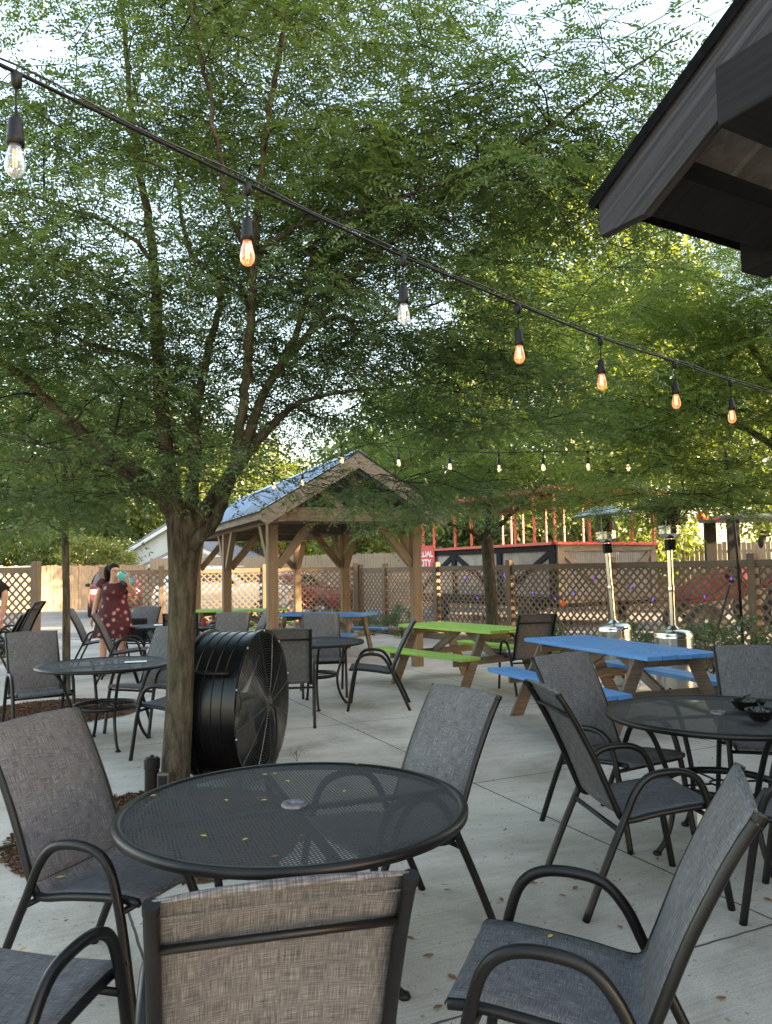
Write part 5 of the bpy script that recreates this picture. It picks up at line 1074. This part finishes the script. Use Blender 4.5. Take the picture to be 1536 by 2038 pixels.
# middle tree before the right lattice
b3 = (2.02, 15.3, 0)
lm3 = [[(2.02, 15.3, -.05, .15), (2.02, 15.3, .2, .125), Q(976, 1180, 15.3, .115), Q(970, 1090, 15.3, .12), Q(968, 1060, 15.3, .10)], [Q(968, 1075, 15.3, .07), Q(930, 1055, 15.2, .05), Q(875, 1035, 15, .03), Q(800, 1000, 14.8, .015)],
       [Q(972, 1075, 15.3, .07), Q(1010, 1030, 15.2, .05), Q(1060, 980, 15, .035), Q(1130, 900, 14.8, .02)], [Q(970, 1070, 15.3, .08), Q(975, 950, 15.2, .06), Q(960, 820, 15.1, .04), Q(985, 650, 15, .02)], [Q(972, 960, 15.2, .04), Q(1060, 840, 15, .03), Q(1160, 720, 14.8, .015)], [Q(965, 900, 15.2, .04), Q(880, 780, 15, .03), Q(820, 700, 14.8, .015)]]
locust('locust_tree', 'locust tree rising before the right lattice fence', b3, lm3, [(P(990, 800, 14.8), (2.3, 1.8, 1.5), 170), (P(1000, 950, 14.6), (1.8, 1.2, .75), 95), (P(1180, 985, 14.2), (1.2, .6, .2), 26), (P(1120, 640, 14.8), (1.9, 1.4, 1.3), 60)], 13, leaf_b, frond=(.24, 7, .05, .019), twigs=(3, 9))
# tree out of frame at right
b4 = (5.3, 9.3, 0)
lm4 = [[(5.3, 9.3, -.05, .14), (5.3, 9.3, .3, .11), (5.25, 9.25, 1.9, .10), (5.1, 9.2, 2.8, .09), (5.0, 9.1, 4.2, .05)], [(5.2, 9.2, 2.4, .06), Q(1536, 885, 9.0, .045), Q(1440, 832, 8.7, .035), Q(1330, 790, 8.4, .022), Q(1200, 800, 8.2, .01)],
       [(5.1, 9.2, 2.8, .06), Q(1500, 700, 8.8, .04), Q(1400, 560, 8.4, .025), Q(1300, 520, 8.0, .012)], [(5.2, 9.2, 2.2, .04), Q(1480, 1000, 8.6, .02), Q(1400, 985, 8.2, .014), Q(1350, 985, 8, .008)]]
locust('locust_tree', 'locust tree at the right edge with low spreading branches', b4, lm4, [(P(1420, 690, 8.6), (1.35, 1.1, .95), 190), (P(1540, 640, 8.8), (1.3, 1.2, 1.5), 150), (P(1290, 850, 8.3), (.85, .8, .55), 80), (P(1400, 985, 8.0), (.6, .5, .14), 34), (P(1500, 920, 8.8), (.6, .7, .35), 30), (P(1290, 560, 7.6), (.6, .6, .35), 24)], 14, leaf_b, frond=(.21, 8, .038, .0145), keep=lambda p: p[1] > 6)
# background trees
FT = [
 ('very tall sunlit tree rising high behind the string lights', P(1170, 1130, 33), 4, .35, [(P(1150, 560, 33), (5.5, 4, 5.0), 190, 150)], leaf_c, .14, .6),
 ('bright sunlit leafy tree behind the party trolley', P(1080, 1130, 31), 2.5, .25, [(P(1080, 830, 31), (5.0, 3.5, 4.6), 210, 150)], leaf_c, .13, .6),
 ('sunlit leafy tree behind the trolley, left of the brightest one', P(900, 1130, 34), 2.5, .25, [(P(890, 900, 34), (4.5, 3, 4.0), 150, 150)], leaf_c, .13, .6),
 ('tall leafy tree beyond the board fence at far right', P(1350, 1130, 36), 3, .3, [(P(1330, 800, 36), (5, 3.5, 5.0), 150, 150)], leaf_c, .14, .6),
 ('leafy tree above the tractor at the far right', P(1510, 1130, 30), 2.5, .25, [(P(1530, 860, 30), (4, 3, 4.2), 130, 150)], leaf_c, .13, .55),
 ('dark green tree between the pavilion posts and the trolley', P(735, 1130, 40), 2.0, .25, [(P(745, 1000, 40), (4.0, 3, 3.6), 150, 150)], leaf_c, .14, .6),
 ('green tree seen through the pavilion at the middle', P(590, 1130, 48), 2.0, .25, [(P(590, 1045, 48), (4.2, 3, 2.9), 110, 150)], leaf_c, .16, .7),
 ('tall dark tree at far left above the board fence', P(40, 1130, 45), 3, .3, [(P(40, 930, 45), (6.5, 4, 5.4), 210, 150)], leaf_c, .17, .75),
 ('tall tree left of the pavilion roof far back', P(270, 1130, 50), 3, .3, [(P(270, 950, 50), (6, 4, 5.0), 170, 150)], leaf_c, .18, .8),
 ('distant round tree behind the white house', P(470, 1130, 60), 3, .3, [(P(470, 990, 60), (6, 4, 5.4), 150, 150)], leaf_c, .2, .9),
]
for i, (lab, c, h, r_, bl, mt_, sz, sg_) in enumerate(FT):
    far_tree('leafy_tree', lab, (c[0], c[1], 0), h, r_, bl, 30+i, mt_, sz, sg_, 'trees beyond the fences')
far_tree('bush', 'golden green bush just over the left board fence', (P(165, 1130, 37)[0], 37, 0), 0, .04, [(P(165, 1105, 37), (1.1, .9, 1.1), 60, 90)], 50, leaf_y, .07, .22, None, 'bush')
far_tree('bush', 'lime green bush over the board fence right of the golden one', (P(233, 1130, 37)[0], 37, 0), 0, .04, [(P(233, 1112, 37), (.8, .8, .9), 45, 90)], 51, leaf_y, .07, .2, None, 'bush')
far_tree('hedge', 'long leafy hedge above the board fence at far left', (P(60, 1130, 38)[0], 38, 0), 0, .05, [(P(50, 1095, 38), (3.2, .9, 1.4), 150, 90)], 52, leaf_c, .08, .25, None, 'hedge')
far_tree('bush', 'yellow green bush behind the white house gable', (P(510, 1130, 44)[0], 44, 0), 0, .04, [(P(512, 1075, 44), (1.4, 1, 1.6), 60, 90)], 53, leaf_y, .09, .3, None, 'bush')
far_tree('hedge', 'sunlit hedge of tall shrubs along the board fence behind the trolley', (P(1080, 1130, 28)[0], 28, 0), 0, .05, [(P(960, 1060, 29), (2.6, .9, 1.3), 110, 120), (P(1150, 1060, 27.5), (2.6, .9, 1.4), 110, 120), (P(1280, 1075, 26), (1.6, .8, 1.2), 60, 110)], 54, leaf_c, .1, .35, None, 'hedge')
# out-of-view trees added at the right to shade the patio and trolley front
far_tree('leafy_tree', 'unseen dense tree added right of the timber building to shade the patio', (16, 1.5, 0), 2.5, .3, [((16, 1.5, 6.5), (2.5, 5.0, 4.2), 330, 150)], 61, leaf_c, .16, .5, 'trees beyond the fences')
far_tree('leafy_tree', 'unseen dense tree added behind the right lattice fence to block the sun', (15.5, 9.5, 0), 2.2, .3, [((15.5, 9.1, 5.6), (2.2, 3.1, 4.6), 240, 150)], 62, leaf_c, .16, .5, 'trees beyond the fences')
far_tree('leafy_tree', 'unseen slender tree added to shade the front of the party trolley', (12.6, 17.8, 0), 1.2, .2, [((12.6, 17.8, 4.4), (1.3, 1.5, 3.6), 130, 150)], 63, leaf_c, .16, .4, 'trees beyond the fences')
# shrubs by the fences
SH = [('round clipped boxwood shrub right of the pavilion', (.33, 17.3), (.42, .38, .36), .38, 60), ('low dark shrub left of the clipped boxwood', (-.35, 18.3), (.42, .4, .26), .26, 45),
      ('leafy shrub left of the leaning heater', (2.35, 12.0), (.42, .35, .3), .36, 40), ('leafy shrub between the two heaters', (3.45, 11.3), (.35, .3, .3), .42, 36), ('loose green shrub right of the heaters', (4.45, 10.9), (.45, .35, .34), .38, 40),
      ('feathery shrub at the foot of the black pole', (5.05, 11.1), (.4, .3, .36), .4, 36), ('small shrub behind the green picnic table', (1.85, 13.6), (.35, .3, .2), .22, 30), ('green shrub at the left lattice post', (-6.9, 13.7), (.35, .3, .3), .35, 30),
      ('low shrub at the corner of the two lattice fences', (-1.3, 19.7), (.45, .35, .25), .28, 30), ('sunlit low shrub in front of the back lattice', (-3.7, 18.6), (.45, .35, .3), .32, 30)]
for i, (lab, (x, y), rad, z, n_) in enumerate(SH):
    far_tree('shrub', lab, (x, y, 0), 0, .008, [((x, y, z), rad, n_, 60)], 70+i, leaf_s, .022 if i > 1 else .018, .06, 'shrubs in the planting beds', 'shrub')
# weed in the concrete joint
wd = G(591, 1515); t = thing('weed', 'small weed sprouting from a patio joint by the fan', 'weed', (wd[0], wd[1], 0)); rg = np.random.default_rng(3); m = MB(); Bs = []; Ds = []
for k in range(4):
    e = np.array([rg.normal(0, .02), rg.normal(0, .02), rg.uniform(.06, .11)]); m.tube([(0, 0, 0), e*.6, e], .0015, 4)
    for f in (.5, .75, 1): Bs.append(e*f); Ds.append(rg.normal(0, 1, 3)*[1, 1, .4]+[0, 0, .5])
m.build('stem', leaf_s, t); raw_quads('leaves', fronds(rg, np.array(Bs), np.array(Ds), np.full(len(Bs), .05), 4, .016, .006), leaf_b, t)
print('quads', sum(len(o.data.polygons) for o in C.objects if o.type == 'MESH'))
